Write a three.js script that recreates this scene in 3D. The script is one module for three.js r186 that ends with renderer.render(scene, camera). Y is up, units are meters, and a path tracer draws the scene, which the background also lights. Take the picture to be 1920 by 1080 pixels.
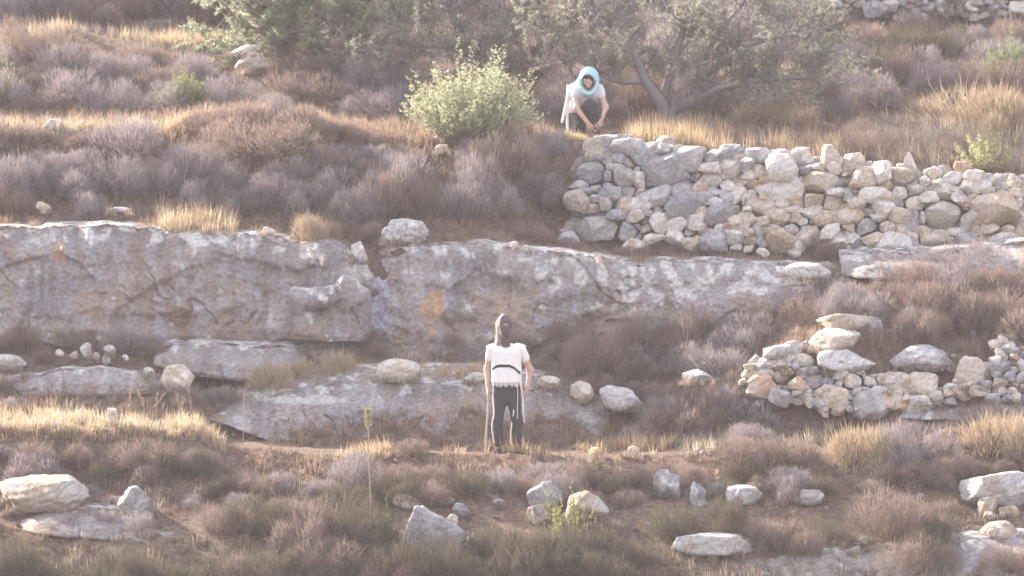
import * as THREE from 'three';
import { ImprovedNoise } from 'three/addons/math/ImprovedNoise.js';
import { mergeGeometries, mergeVertices, toCreasedNormals } from 'three/addons/utils/BufferGeometryUtils.js';

// ---------------------------------------------------------------- camera, sky, sun, exposure
const scene = new THREE.Scene();
const EYE = new THREE.Vector3(0, 7.4, 60), PITCH = 5 * Math.PI / 180;
const FOV = 7.27;
const camera = new THREE.PerspectiveCamera(FOV, 1024 / 576, 1, 600);
camera.position.copy(EYE);
camera.lookAt(EYE.x, EYE.y - Math.sin(PITCH), EYE.z - Math.cos(PITCH));
camera.focus = 60.5; camera.userData.fStop = 1.7;
scene.add(camera);
camera.updateMatrixWorld();

const SUN_EL = 27 * Math.PI / 180, SUN_AZ = 52 * Math.PI / 180;      // behind the hill, to the left
const toSun = new THREE.Vector3(-Math.sin(SUN_AZ) * Math.cos(SUN_EL), Math.sin(SUN_EL), -Math.cos(SUN_AZ) * Math.cos(SUN_EL));
const sunTint = new THREE.Color(1.0, 0.87, 0.73);
{                                                                      // hazy late-day sky: pale all over, warm near the sun
  const W = 512, H = 256, d = new Float32Array(W * H * 4);
  for (let j = 0; j < H; j++) for (let i = 0; i < W; i++) {
    const el = ((j + 0.5) / H - 0.5) * Math.PI, az = ((i + 0.5) / W - 0.5) * 2 * Math.PI;
    const x = Math.cos(el) * Math.cos(az), y = Math.sin(el), z = Math.cos(el) * Math.sin(az);
    const up = Math.pow(Math.max(0, y), 0.55), c = Math.max(0, x * toSun.x + y * toSun.y + z * toSun.z);
    const glow = 0.55 * Math.pow(c, 8) + 1.6 * Math.pow(c, 60), k = (j * W + i) * 4;
    const sky3 = y < 0 ? [0.34, 0.28, 0.24] : [1.10 - 0.42 * up, 1.07 - 0.36 * up, 1.10 - 0.22 * up];
    d[k] = sky3[0] + (y < 0 ? 0 : glow); d[k + 1] = sky3[1] + (y < 0 ? 0 : glow * 0.86); d[k + 2] = sky3[2] + (y < 0 ? 0 : glow * 0.66); d[k + 3] = 1;
  }
  const t = new THREE.DataTexture(d, W, H, THREE.RGBAFormat, THREE.FloatType);
  t.mapping = THREE.EquirectangularReflectionMapping; t.magFilter = THREE.LinearFilter; t.minFilter = THREE.LinearFilter; t.wrapS = THREE.RepeatWrapping;
  t.needsUpdate = true; t.name = 'sky';
  scene.background = t; scene.environment = t; scene.environmentIntensity = 0.5; scene.backgroundIntensity = 0.5;
}
const sun = new THREE.DirectionalLight(sunTint, 5.0);
sun.position.copy(toSun).multiplyScalar(60);
sun.castShadow = true;
sun.shadow.mapSize.set(4096, 4096);
Object.assign(sun.shadow.camera, { left: -16, right: 16, top: 16, bottom: -16, near: 1, far: 140 });
sun.shadow.radius = 1.5;
scene.add(sun, sun.target);

const renderer = new THREE.WebGLRenderer({ antialias: true });
renderer.setSize(1024, 576);
renderer.toneMapping = THREE.LinearToneMapping;
renderer.toneMappingExposure = 3.8;
renderer.shadowMap.enabled = true;
scene.fog = new THREE.FogExp2(new THREE.Color(0.86, 0.8, 0.85), 0.0008);

// ---------------------------------------------------------------- helpers
function rng(seed) {                                                   // mulberry32
  let a = seed >>> 0;
  return () => { a = (a + 0x6D2B79F5) | 0; let t = Math.imul(a ^ (a >>> 15), 1 | a); t = (t + Math.imul(t ^ (t >>> 7), 61 | t)) ^ t; return ((t ^ (t >>> 14)) >>> 0) / 4294967296; };
}
const IN = new ImprovedNoise();
const noise = (x, y, z) => IN.noise(x + 31.7, y + 17.3, z + 57.1);
function fbm(x, y, z, oct = 4) { let s = 0, a = 0.5, f = 1; for (let i = 0; i < oct; i++) { s += a * noise(x * f, y * f, z * f); a *= 0.5; f *= 2.03; } return s; }
function ridged(x, y, z, oct = 4) { let s = 0, a = 0.5, f = 1; for (let i = 0; i < oct; i++) { s += a * (1 - 2 * Math.abs(noise(x * f, y * f, z * f))); a *= 0.5; f *= 2.1; } return s; }
const lerp = (a, b, t) => a + (b - a) * t;
const clamp = (v, a, b) => v < a ? a : v > b ? b : v;
const sstep = (a, b, v) => { const t = clamp((v - a) / (b - a), 0, 1); return t * t * (3 - 2 * t); };
const mix3 = (a, b, t) => [lerp(a[0], b[0], t), lerp(a[1], b[1], t), lerp(a[2], b[2], t)];

// a point of the photograph (1920 x 1080) taken back to the depth z
const HALF = Math.tan(FOV * Math.PI / 360);
function at(px, py, z) {
  const u = (px - 960) / 540 * HALF, v = (540 - py) / 540 * HALF;
  const dy = -Math.sin(PITCH) + v * Math.cos(PITCH), dz = -Math.cos(PITCH) - v * Math.sin(PITCH);
  const t = (z - EYE.z) / dz;
  return new THREE.Vector3(u * t, EYE.y + dy * t, z);
}
const MPP = z => (EYE.z - z) / 540 * HALF;                             // metres per photograph pixel at depth z

const taken = {};
function numbered(name) { const n = taken[name] = (taken[name] ?? -1) + 1; return n ? `${name}_${String(n).padStart(3, '0')}` : name; }
function shade(o) { o.traverse(c => { if (c.isMesh) { c.castShadow = true; c.receiveShadow = true; } }); return o; }
function tag(o, label, category, group, kind) {
  o.userData = {}; if (label) o.userData.label = label;
  if (category) o.userData.category = category; if (group) o.userData.group = group; if (kind) o.userData.kind = kind;
  return o;
}
function thing(name, label, category, pos, group) {
  const o = new THREE.Group(); o.name = numbered(name); if (pos) o.position.copy(pos);
  tag(o, label, category, group); scene.add(o); return o;
}
function part(name, geo, mat, parent, label) {
  const m = new THREE.Mesh(geo, mat); m.name = name; m.castShadow = m.receiveShadow = true;
  if (label) m.userData.label = label;
  parent.add(m); return m;
}
function single(name, geo, mat, label, category, pos, group, kind) {
  const m = new THREE.Mesh(geo, mat); m.name = numbered(name); m.castShadow = m.receiveShadow = true;
  if (pos) m.position.copy(pos);
  tag(m, label, category, group, kind); scene.add(m); return m;
}
function geom(pos, idx, col, uv) {
  const g = new THREE.BufferGeometry();
  g.setAttribute('position', new THREE.Float32BufferAttribute(pos, 3));
  if (idx) g.setIndex(idx);
  if (col) g.setAttribute('color', new THREE.Float32BufferAttribute(col, 3));
  if (uv) g.setAttribute('uv', new THREE.Float32BufferAttribute(uv, 2));
  g.computeVertexNormals();
  return g;
}

// ---------------------------------------------------------------- textures and materials
function noiseTexture(n, seed, fn, srgb) {
  const d = new Uint8Array(n * n * 4);
  for (let j = 0; j < n; j++) for (let i = 0; i < n; i++) {
    const c = fn(i / n, j / n); const k = (j * n + i) * 4;
    d[k] = clamp(c[0], 0, 1) * 255; d[k + 1] = clamp(c[1], 0, 1) * 255; d[k + 2] = clamp(c[2], 0, 1) * 255; d[k + 3] = 255;
  }
  const t = new THREE.DataTexture(d, n, n, THREE.RGBAFormat);
  t.wrapS = t.wrapT = THREE.RepeatWrapping; t.magFilter = THREE.LinearFilter; t.minFilter = THREE.LinearFilter;
  if (srgb) t.colorSpace = THREE.SRGBColorSpace;
  t.needsUpdate = true; return t;
}
// tileable gradient noise on a lattice that wraps
function pnoise(u, v, per, seed) {
  const x = u * per, y = v * per, xi = Math.floor(x), yi = Math.floor(y), fx = x - xi, fy = y - yi;
  const g = (i, j, dx, dy) => { let h = Math.imul(((i % per) + per) % per + 1, 0x9E3779B1) ^ Math.imul(((j % per) + per) % per + 7, 0x85EBCA6B) ^ Math.imul(seed + 3, 0xC2B2AE35); h = Math.imul(h ^ (h >>> 16), 0x7FEB352D); h = Math.imul(h ^ (h >>> 15), 0x846CA68B); h ^= h >>> 16; const a = (h >>> 0) / 4294967296 * 6.28318; return Math.cos(a) * dx + Math.sin(a) * dy; };
  const sx = fx * fx * fx * (fx * (fx * 6 - 15) + 10), sy = fy * fy * fy * (fy * (fy * 6 - 15) + 10);
  return 1.4 * lerp(lerp(g(xi, yi, fx, fy), g(xi + 1, yi, fx - 1, fy), sx), lerp(g(xi, yi + 1, fx, fy - 1), g(xi + 1, yi + 1, fx - 1, fy - 1), sx), sy);
}
function tile(u, v, f, o, oct = 4) { let s = 0, a = 0.5, p = f; for (let i = 0; i < oct; i++) { s += a * pnoise(u, v, p, o * 7 + i); a *= 0.5; p *= 2; } return s; }
const rockGrain = noiseTexture(512, 1, (u, v) => { const a = tile(u, v, 14, 3, 5), b = tile(u, v, 60, 9, 3); const t = 0.9 + 0.26 * a + 0.24 * b; return [t, t, t * 1.0]; }, true);
const rockBump = noiseTexture(512, 2, (u, v) => { const a = tile(u, v, 20, 5, 5), b = Math.abs(tile(u, v, 34, 1, 4)); const t = 0.5 + 0.5 * a - 0.6 * b + 0.1; return [t, t, t]; });
const soilGrain = noiseTexture(512, 3, (u, v) => { const a = tile(u, v, 18, 2, 5), b = tile(u, v, 90, 7, 3); const t = 0.82 + 0.45 * a + 0.5 * b; return [t, t * 0.99, t * 0.97]; }, true);
const weave = noiseTexture(128, 4, (u, v) => { const t = 0.9 + 0.06 * Math.sin(u * 128 * Math.PI / 2) * Math.sin(v * 128 * Math.PI / 2) + 0.12 * tile(u, v, 12, 4, 3); return [t, t, t]; }, true);

const M = {
  rock: new THREE.MeshStandardMaterial({ vertexColors: true, roughness: 0.95, map: rockGrain, bumpMap: rockBump, bumpScale: 0.014 }),
  soil: new THREE.MeshStandardMaterial({ vertexColors: true, roughness: 1, map: soilGrain, bumpMap: soilGrain, bumpScale: 0.02 }),
  leaf: new THREE.MeshPhysicalMaterial({ vertexColors: true, roughness: 0.95, transmission: 0.5, thickness: 0, side: THREE.DoubleSide, specularIntensity: 0.25 }),
  twig: new THREE.MeshPhysicalMaterial({ vertexColors: true, roughness: 1, transmission: 0.3, thickness: 0, side: THREE.DoubleSide, specularIntensity: 0.2 }),
  wood: new THREE.MeshStandardMaterial({ vertexColors: true, roughness: 0.95, bumpMap: rockBump, bumpScale: 0.01 }),
};

// ---------------------------------------------------------------- the terraced hillside: lines [px, py, z] from the foot of the slope up
const LINES = [
  [[0, 1290, 6], [1920, 1290, 6]],
  [[0, 1100, 3.7], [1920, 1100, 3.7]],
  [[0, 1010, 2.8], [400, 1010, 2.8], [900, 1030, 2.9], [1300, 1030, 2.9], [1920, 1030, 2.9]],
  [[0, 900, 1.1], [400, 905, 1.1], [700, 915, 1.2], [1100, 915, 1.2], [1500, 920, 1.3], [1920, 905, 1.1]],
  [[0, 806, 0.4], [150, 806, 0.4], [350, 808, 0.4], [430, 838, 0.4], [640, 852, 0.4], [950, 852, 0.4], [1130, 857, 0.4], [1250, 852, 0.4], [1330, 846, 0.4], [1540, 848, 0.4], [1700, 835, 0.3], [1800, 806, 0.2], [1920, 797, 0.2]],
  [[0, 778, -0.7], [350, 786, -0.7], [430, 824, -0.7], [640, 838, -0.7], [950, 842, -0.7], [1200, 838, -0.7], [1450, 815, -0.7], [1600, 796, -0.7], [1740, 780, -0.7], [1920, 766, -0.7]],
  [[0, 712, -1.9], [290, 720, -1.9], [360, 748, -1.9], [500, 738, -1.9], [640, 722, -1.9], [900, 714, -1.9], [1000, 722, -1.9], [1200, 745, -1.9], [1390, 725, -1.4], [1500, 650, -1.5], [1600, 622, -1.5], [1750, 650, -1.5], [1920, 655, -1.5]],
  [[0, 642, -3.0], [200, 650, -3.0], [300, 656, -3.0], [560, 662, -3.0], [700, 682, -3.0], [900, 692, -3.0], [1000, 684, -3.0], [1130, 655, -3.0], [1350, 606, -3.0], [1500, 575, -3.0], [1600, 550, -3.0], [1920, 530, -3.0]],
  [[0, 436, -3.55], [200, 432, -3.55], [400, 446, -3.55], [560, 462, -3.55], [640, 466, -3.55], [700, 482, -3.55], [760, 466, -3.55], [900, 466, -3.55], [1000, 478, -3.55], [1100, 487, -3.55], [1200, 499, -3.55], [1400, 500, -3.55], [1560, 510, -3.55], [1650, 505, -3.55], [1800, 502, -3.6], [1920, 495, -3.6]],
  [[0, 406, -4.6], [300, 411, -4.6], [500, 408, -4.6], [700, 412, -4.6], [900, 425, -4.6], [1060, 458, -5.1], [1200, 468, -5.1], [1400, 478, -5.1], [1560, 484, -5.1], [1700, 488, -5.1], [1920, 480, -5.1]],
  [[0, 243, -6.6], [150, 247, -6.6], [300, 246, -6.6], [380, 222, -6.6], [490, 212, -6.6], [580, 222, -6.6], [650, 252, -6.6], [760, 258, -6.6], [870, 258, -6.5], [1000, 252, -6.3], [1060, 262, -6.1], [1200, 280, -6.0], [1350, 296, -6.0], [1500, 306, -6.0], [1700, 318, -6.0], [1920, 328, -6.0]],
  [[0, 226, -9.5], [400, 218, -9.5], [700, 226, -9.5], [1000, 236, -9.5], [1100, 238, -9.5], [1300, 226, -9.5], [1500, 222, -9.5], [1700, 226, -9.5], [1920, 240, -9.5]],
  [[0, 72, -12.5], [150, 60, -12.5], [220, 74, -12.5], [300, 82, -12.5], [480, 84, -12.5], [600, 110, -12.5], [760, 140, -12.5], [1000, 130, -12.5], [1200, 120, -12.5], [1500, 95, -12.5], [1700, 95, -12.5], [1920, 95, -12.5]],
  [[0, 50, -15], [300, 64, -15], [500, 66, -15], [800, 70, -15], [1500, 52, -14.6], [1920, 52, -14.6]],
  [[0, -150, -19], [1920, -150, -19]],
  [[0, -260, -40], [1920, -260, -40]],
  [[0, -240, -140], [1920, -240, -140]],
];
function lineAt(k, px) {
  const L = LINES[k]; if (px <= L[0][0]) return [L[0][1], L[0][2]];
  for (let i = 1; i < L.length; i++) if (px <= L[i][0]) { let t = (px - L[i - 1][0]) / (L[i][0] - L[i - 1][0]); t = t * t * (3 - 2 * t); return [lerp(L[i - 1][1], L[i][1], t), lerp(L[i - 1][2], L[i][2], t)]; }
  const e = L[L.length - 1]; return [e[1], e[2]];
}
const NS = LINES.length - 1;
function surf(px, k, t) {                                              // point of the hillside between line k and k + 1
  const a = lineAt(k, px), b = lineAt(k + 1, px);
  return at(px, lerp(a[0], b[0], t), lerp(a[1], b[1], t));
}
function bump(p) { return 0.05 * fbm(p.x * 1.3, p.z * 1.3, 3.3, 4) + 0.018 * noise(p.x * 7, p.z * 7, p.y * 7); }
function ground(px, py) {                                              // first point of the hillside that the photograph shows at (px, py)
  for (let k = 1; k < NS; k++) {
    const a = lineAt(k, px), b = lineAt(k + 1, px);
    if (a[0] >= py && b[0] <= py && a[0] > b[0]) { const t = (a[0] - py) / (a[0] - b[0]); const p = at(px, py, lerp(a[1], b[1], t)); p.y += bump(p); p.k = k; return p; }
  }
  const p = at(px, py, lineAt(1, px)[1]); p.k = 1; return p;
}
const SOIL = [0.2, 0.132, 0.098], SOIL_DRY = [0.27, 0.2, 0.148], SOIL_RED = [0.21, 0.115, 0.077];
{
  const cols = []; for (let x = -9000; x < -320; x += 620) cols.push(x);
  for (let x = -320; x <= 2240; x += 8) cols.push(x);
  for (let x = 2600; x <= 11000; x += 620) cols.push(x);
  const segs = [6, 14, 22, 16, 12, 22, 22, 30, 12, 34, 16, 30, 12, 20, 10, 8];
  const pos = [], col = [], uv = [], idx = []; let rows = 0;
  const row = (k, t) => {
    for (const px of cols) {
      const p = surf(px, k, t);
      if (k > 0 && k < 14) p.y += bump(p);
      pos.push(p.x, p.y, p.z);
      uv.push(p.x / 1.6, (p.y - p.z) / 1.6);
      const n1 = fbm(p.x * 0.8, p.y * 0.8, p.z * 0.8, 4), n2 = fbm(p.x * 3 + 9, p.y * 3, p.z * 3, 3);
      let c = mix3(SOIL, SOIL_DRY, sstep(-0.25, 0.3, n1 + 0.5 * n2));
      c = mix3(c, SOIL_RED, sstep(0.05, 0.35, n2 - n1 * 0.5) * 0.7);
      col.push(...c);
    }
    rows++;
  };
  // a valley floor in front, below the camera
  const front = [[140, -34], [90, -30], [40, -16], [16, -7]];
  for (const [z, y] of front) { for (const px of cols) { const p = at(px, 1290, 6); pos.push(p.x * 1.6, y, z); uv.push(p.x / 1.6, z / 1.6); col.push(...SOIL_DRY); } rows++; }
  for (let k = 0; k < NS; k++) for (let i = 0; i < segs[k]; i++) row(k, i / segs[k]);
  row(NS - 1, 1);
  const W = cols.length;
  for (let r = 0; r + 1 < rows; r++) for (let c = 0; c + 1 < W; c++) { const a = r * W + c; idx.push(a, a + 1, a + W, a + 1, a + W + 1, a + W); }
  single('hillside_ground', geom(pos, idx, col, uv), M.soil, 'reddish brown stony soil of the terraced hillside', undefined, null, null, 'structure');
}

// ---------------------------------------------------------------- bedrock: weathered limestone ledges that grow out of the slope
// top and foot are lines [px, py]; the face is a dense sheet, pushed in and out, that rolls back into the slope at its top
const G_PALE = [0.48, 0.455, 0.45], G_MID = [0.325, 0.295, 0.288], G_DARK = [0.2, 0.178, 0.175], G_OCHRE = [0.38, 0.27, 0.18], G_BLUE = [0.35, 0.35, 0.39], G_WHITE = [0.62, 0.6, 0.58];
function poly(L, x) { if (x <= L[0][0]) return L[0][1]; for (let i = 1; i < L.length; i++) if (x <= L[i][0]) { const t = (x - L[i - 1][0]) / (L[i][0] - L[i - 1][0]); return lerp(L[i - 1][1], L[i][1], t); } return L[L.length - 1][1]; }
function ledge(name, label, o) {
  const { x0, x1, top, foot, zTop, zFoot, back = 0.5, depth = 0.09, step = 2.6, seed = 0, spots = [], hollows = [], pale = 0.5, warm = 0.38, tint = 1 } = o;
  const nx = Math.round((x1 - x0) / step), H = poly(foot, (x0 + x1) / 2) - poly(top, (x0 + x1) / 2);
  const nFace = Math.max(10, Math.round((o.rows ?? H) / step)), nBack = Math.round(back / 0.03);
  const pos = [], col = [], uv = [], idx = [];
  const W = nx + 1, Hn = nFace + nBack + 1;
  for (let j = 0; j < Hn; j++) for (let i = 0; i <= nx; i++) {
    const px = lerp(x0, x1, i / nx), ex = Math.min(i, nx - i) / nx, close = sstep(0, o.endFade ?? 0.06, ex);
    const tp = poly(top, px) + (o.shift ?? 0) + 5 * fbm(px * 0.02, seed, 1, 3), ft = poly(foot, px);
    let p, t, face;
    if (j <= nFace) { t = j / nFace; face = 1; const tt = t; const lean = tt + 0.10 * Math.sin(tt * Math.PI) * 0;
      p = at(px, lerp(ft, tp, tt), lerp(zFoot, zTop, lean)); }
    else { const s = (j - nFace) / nBack; t = 1; face = 1 - s; p = at(px, tp, zTop); p.z -= s * back; p.y += (o.rise ?? 0.16) * s * back - 0.10 * s * s * (o.dip ?? 0.5); }
    const X = p.x + seed * 7.7, Y = p.y, Z = p.z;
    // strata, flutes and blocks
    const w1 = fbm(X * 1.1, Y * 1.1, Z + seed, 3) * 0.9;
    const block = ridged(X * 1.15 + w1, Y * 1.7 - w1, Z * 1.2 + seed, 4);
    const flute = fbm(X * 3.6 + w1 * 1.5, Y * 0.7, seed + 3.1, 3);
    const strata = noise(X * 0.35, Y * 5.2 + w1 * 2.0, seed + 8.8);
    const pits = Math.max(0, noise(X * 9, Y * 9, Z * 9) - 0.18);
    const cr = Math.abs(noise(X * 1.7 + w1, Y * 1.2 - w1 * 2, seed + 21.7)); const crack = sstep(0.035, 0.0, cr) * sstep(-0.1, 0.2, noise(X * 1.3, Y * 1.3, seed + 77));
    const mass = fbm(X * 0.55, Y * 0.8, seed + 40.2, 2), step2 = sstep(-0.05, 0.05, noise(X * 0.9 + w1 * 0.6, Y * 1.5 + w1 * 0.8, seed + 61)) - 0.5;
    let d = depth * ((o.blocky ?? 0.6) * block + 0.9 * flute + 0.36 * strata + (o.mass ?? 0.8) * mass + (o.steps ?? 0.45) * step2) + 0.02 * ridged(X * 6 + w1 * 2, Y * 5, Z * 6, 3) + 0.012 * noise(X * 23, Y * 23, Z * 23) - 0.05 * pits - 0.05 * crack;
    for (const [hx, hy, hw, hh, hd] of hollows) { const qx = (px - hx) / hw, qy = (lerp(ft, tp, t) - hy) / hh; d += hd * Math.exp(-(qx * qx + qy * qy) * 1.4); }
    const roll = sstep(1 - (o.roundTop ?? 0.22), 1, t) * face;          // the lip turns back
    const tuck = sstep(0.12, 0, t) * 0.05;
    d = d * close - (1 - close) * (o.endDepth ?? 0.3) - tuck - roll * roll * (o.lip ?? 0.14);
    p.z += d * (face > 0 ? 1 : 0.4); if (face < 1) p.y += (0.5 * depth * block + 0.03 * flute) * Math.min(1, (1 - face) * 3) * 0.7;
    else p.y += sstep(0.8, 1, t) * depth * 0.5 * block;
    pos.push(p.x, p.y, p.z); uv.push(p.x / 0.9, (p.y - p.z * 0.7) / 0.9);
    // colour: weathering crusts, lichen, iron stains; white at the lips partly paints in sunlight
    const m = fbm(X * 2.1, Y * 1.7, Z * 2.1 + 5, 4), s2 = fbm(X * 4.4 + w1, Y * 0.8, seed + 1, 3), f = fbm(X * 9, Y * 9, Z * 9, 3);
    const big = fbm(X * 0.9 + 7, Y * 1.3, Z + seed, 3);
    let c = mix3(G_DARK, G_MID, sstep(-0.35, 0.12, m * 0.7 + 0.9 * big + 0.25 * f));
    const s3 = fbm(X * 6.5 + w1 * 1.2, Y * 0.35 + 3, seed + 15, 3);
    c = mix3(c, G_PALE, sstep(0.05, 0.4, m * 0.6 + 0.8 * s2 + 0.3 * f) * pale);
    c = mix3(c, G_BLUE, sstep(0.0, 0.25, s3 - m * 0.3) * 0.45);
    c = mix3(c, [0.27, 0.215, 0.185], sstep(0.05, 0.3, -s3 + 0.3 * s2) * 0.7);
    c = mix3(c, G_OCHRE, sstep(0.08, 0.4, fbm(X * 1.3 + 40, Y * 1.3, seed, 4)) * warm * 1.6);
    c = mix3(c, [0.3, 0.225, 0.17], sstep(0.02, 0.3, fbm(X * 2.6 + 80, Y * 0.5, seed, 3) + 0.3 * (0.5 - t)) * (o.stain ?? 0.75));
    c = mix3(c, G_WHITE, sstep(0.16, 0.3, fbm(X * 4.5 + 13, Y * 4.5, Z * 4.5, 4) - 0.1 + (o.crust ?? 0.3) * sstep(o.crustSunFrom ?? 0.8, 1, t + 0.2 * m + (o.crustSunRight ? 0.42 * sstep(940, 1150, px) : 0))) * 0.85);  // white lip: lichen crust plus sunlight put into the colour
    c = mix3(c, G_DARK, crack * 0.5 + clamp(pits * 3, 0, 0.5));
    for (const [sx, sy, sw, sh, sc, sa] of spots) { const qx = (px - sx) / sw, qy = (lerp(ft, tp, t) - sy) / sh; const q = qx * qx + qy * qy + 1.9 * fbm(X * 4 + sx, Y * 3, 2, 4); c = mix3(c, sc, sstep(1.0, 0.3, q) * sa * (0.75 + 0.5 * f)); }
    col.push(c[0] * tint, c[1] * tint, c[2] * tint);
  }
  for (let j = 0; j + 1 < Hn; j++) for (let i = 0; i + 1 < W; i++) { const a = j * W + i; idx.push(a, a + 1, a + W, a + 1, a + W + 1, a + W); }
  return single(name, geom(pos, idx, col, uv), M.rock, label, o.category, null, null, o.kind);
}
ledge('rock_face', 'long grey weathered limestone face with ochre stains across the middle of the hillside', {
  x0: -160, x1: 1600, kind: 'structure', crustSunRight: true, zTop: -3.42, zFoot: -2.86, depth: 0.17, seed: 1, rows: 210, back: 0.6, rise: 0.15, shift: 5,  // right half of the lip whitened to stand in for sunlight
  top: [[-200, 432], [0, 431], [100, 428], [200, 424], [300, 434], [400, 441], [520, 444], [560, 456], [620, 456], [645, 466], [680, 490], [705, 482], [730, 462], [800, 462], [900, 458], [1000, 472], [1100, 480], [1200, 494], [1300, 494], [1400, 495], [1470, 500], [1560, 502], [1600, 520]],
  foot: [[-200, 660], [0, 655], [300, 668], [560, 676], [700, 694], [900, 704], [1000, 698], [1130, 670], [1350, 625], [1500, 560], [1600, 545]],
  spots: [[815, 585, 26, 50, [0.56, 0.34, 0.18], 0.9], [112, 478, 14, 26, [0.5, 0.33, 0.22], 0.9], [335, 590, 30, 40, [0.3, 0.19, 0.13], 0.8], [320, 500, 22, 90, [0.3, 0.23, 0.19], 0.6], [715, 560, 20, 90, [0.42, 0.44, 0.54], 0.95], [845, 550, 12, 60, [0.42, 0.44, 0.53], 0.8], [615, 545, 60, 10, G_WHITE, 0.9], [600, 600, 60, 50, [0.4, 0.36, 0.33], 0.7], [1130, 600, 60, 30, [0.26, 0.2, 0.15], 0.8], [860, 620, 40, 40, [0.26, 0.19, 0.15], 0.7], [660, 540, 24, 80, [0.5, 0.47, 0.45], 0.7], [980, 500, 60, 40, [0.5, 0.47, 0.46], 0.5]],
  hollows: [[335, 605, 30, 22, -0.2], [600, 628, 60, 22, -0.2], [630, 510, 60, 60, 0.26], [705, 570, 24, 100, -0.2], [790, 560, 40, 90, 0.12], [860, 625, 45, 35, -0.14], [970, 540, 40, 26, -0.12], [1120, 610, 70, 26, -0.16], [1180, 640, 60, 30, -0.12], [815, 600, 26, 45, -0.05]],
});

// ---------------------------------------------------------------- stones
// a worn, angular block: a sphere cut by random planes, roughened, coloured with its own crusts
const _ico = {};
function icoSphere(d) { if (!_ico[d]) { let g = new THREE.IcosahedronGeometry(1, d); g.deleteAttribute('uv'); g.deleteAttribute('normal'); _ico[d] = mergeVertices(g, 1e-4); } return _ico[d]; }
function blockGeo(w, h, dp, seed, o = {}) {
  const R = rng(seed * 977 + 13), base = icoSphere(o.detail ?? 10), P = base.attributes.position, n = P.count;
  const planes = [], np = o.cuts ? o.cuts + 5 : 15;
  for (let i = 0; i < np; i++) { const a = R() * 6.283, y = R() * 2 - 1, r = Math.sqrt(1 - y * y); planes.push([r * Math.cos(a), y, r * Math.sin(a), 0.52 + 0.27 * R()]); }
  planes.push([0, -1, 0, 0.62], [0.1 * (R() - 0.5), 1, 0.1, 0.72 + 0.15 * R()]);
  const tone = o.tone ?? G_MID, tone2 = o.tone2 ?? G_PALE, crust = o.crust ?? 0.4, rough = o.rough ?? 0.075, sz = Math.max(w, h, dp);
  const pos = [], col = [], uv = [], so = seed * 3.17;
  for (let i = 0; i < n; i++) {
    let x = P.getX(i), y = P.getY(i), z = P.getZ(i), k = 1;
    for (const q of planes) { const d = x * q[0] + y * q[1] + z * q[2]; if (d > q[3]) k = Math.min(k, q[3] / d); }
    k = lerp(k, 0.92, o.round ?? 0.06);
    const rr = 1 + rough * (1.6 * fbm(x * 1.7 + so, y * 1.7, z * 1.7, 3) + 0.75 * ridged(x * 3.1 + so, y * 3.1, z * 3.1, 3) + 0.5 * fbm(x * 9 + so, y * 9, z * 9, 2));
    const pit = (o.pits ?? 0) * Math.max(0, noise(x * 5 + so, y * 5, z * 5) - 0.1);
    k *= rr - pit;
    const X = x * k * w / 1.7, Y = y * k * h / 1.5, Z = z * k * dp / 1.7;
    pos.push(X, Y, Z); uv.push((X + Z * 0.6) / 0.7 + so, (Y + Z * 0.5) / 0.7);
    const q = 1.6 / Math.max(0.35, sz) * 0.9 + 1.2;
    const m = fbm(X * q * 1.3 + so, Y * q * 1.3, Z * q * 1.3, 4), f = fbm(X * 8 + so, Y * 8, Z * 8, 3);
    let c = mix3(tone, tone2, sstep(-0.2, 0.35, m + 0.5 * f));
    c = mix3(c, G_WHITE, sstep(0.08, 0.34, fbm(X * 4 + so + 9, Y * 4, Z * 4, 4) + 0.12 * y) * crust);
    c = mix3(c, G_DARK, sstep(0.16, 0.36, fbm(X * 6 + so + 29, Y * 6, Z * 6, 3)) * (o.dark ?? 0.45) + clamp(pit * 6, 0, 0.4));
    c = mix3(c, G_OCHRE, sstep(0.12, 0.4, fbm(X * 2 + so + 61, Y * 2, Z * 2, 3)) * (o.ochre ?? 0.25));
    col.push(...c);
  }
  return geom(pos, Array.from(base.index.array), col, uv);
}
const T_CREAM = [0.58, 0.505, 0.42], T_CREAM2 = [0.7, 0.64, 0.57], T_GREY = [0.31, 0.30, 0.31], T_GREY2 = [0.45, 0.44, 0.45], T_WARM = [0.45, 0.36, 0.27];
let nBlock = 0; const FOOT = []; const CLEAR = [[250, 1012, 470, 46], [1600, 1085, 720, 50], [780, 790, 830, 70], [430, 712, 290, 55], [120, 745, 330, 40]];
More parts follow.
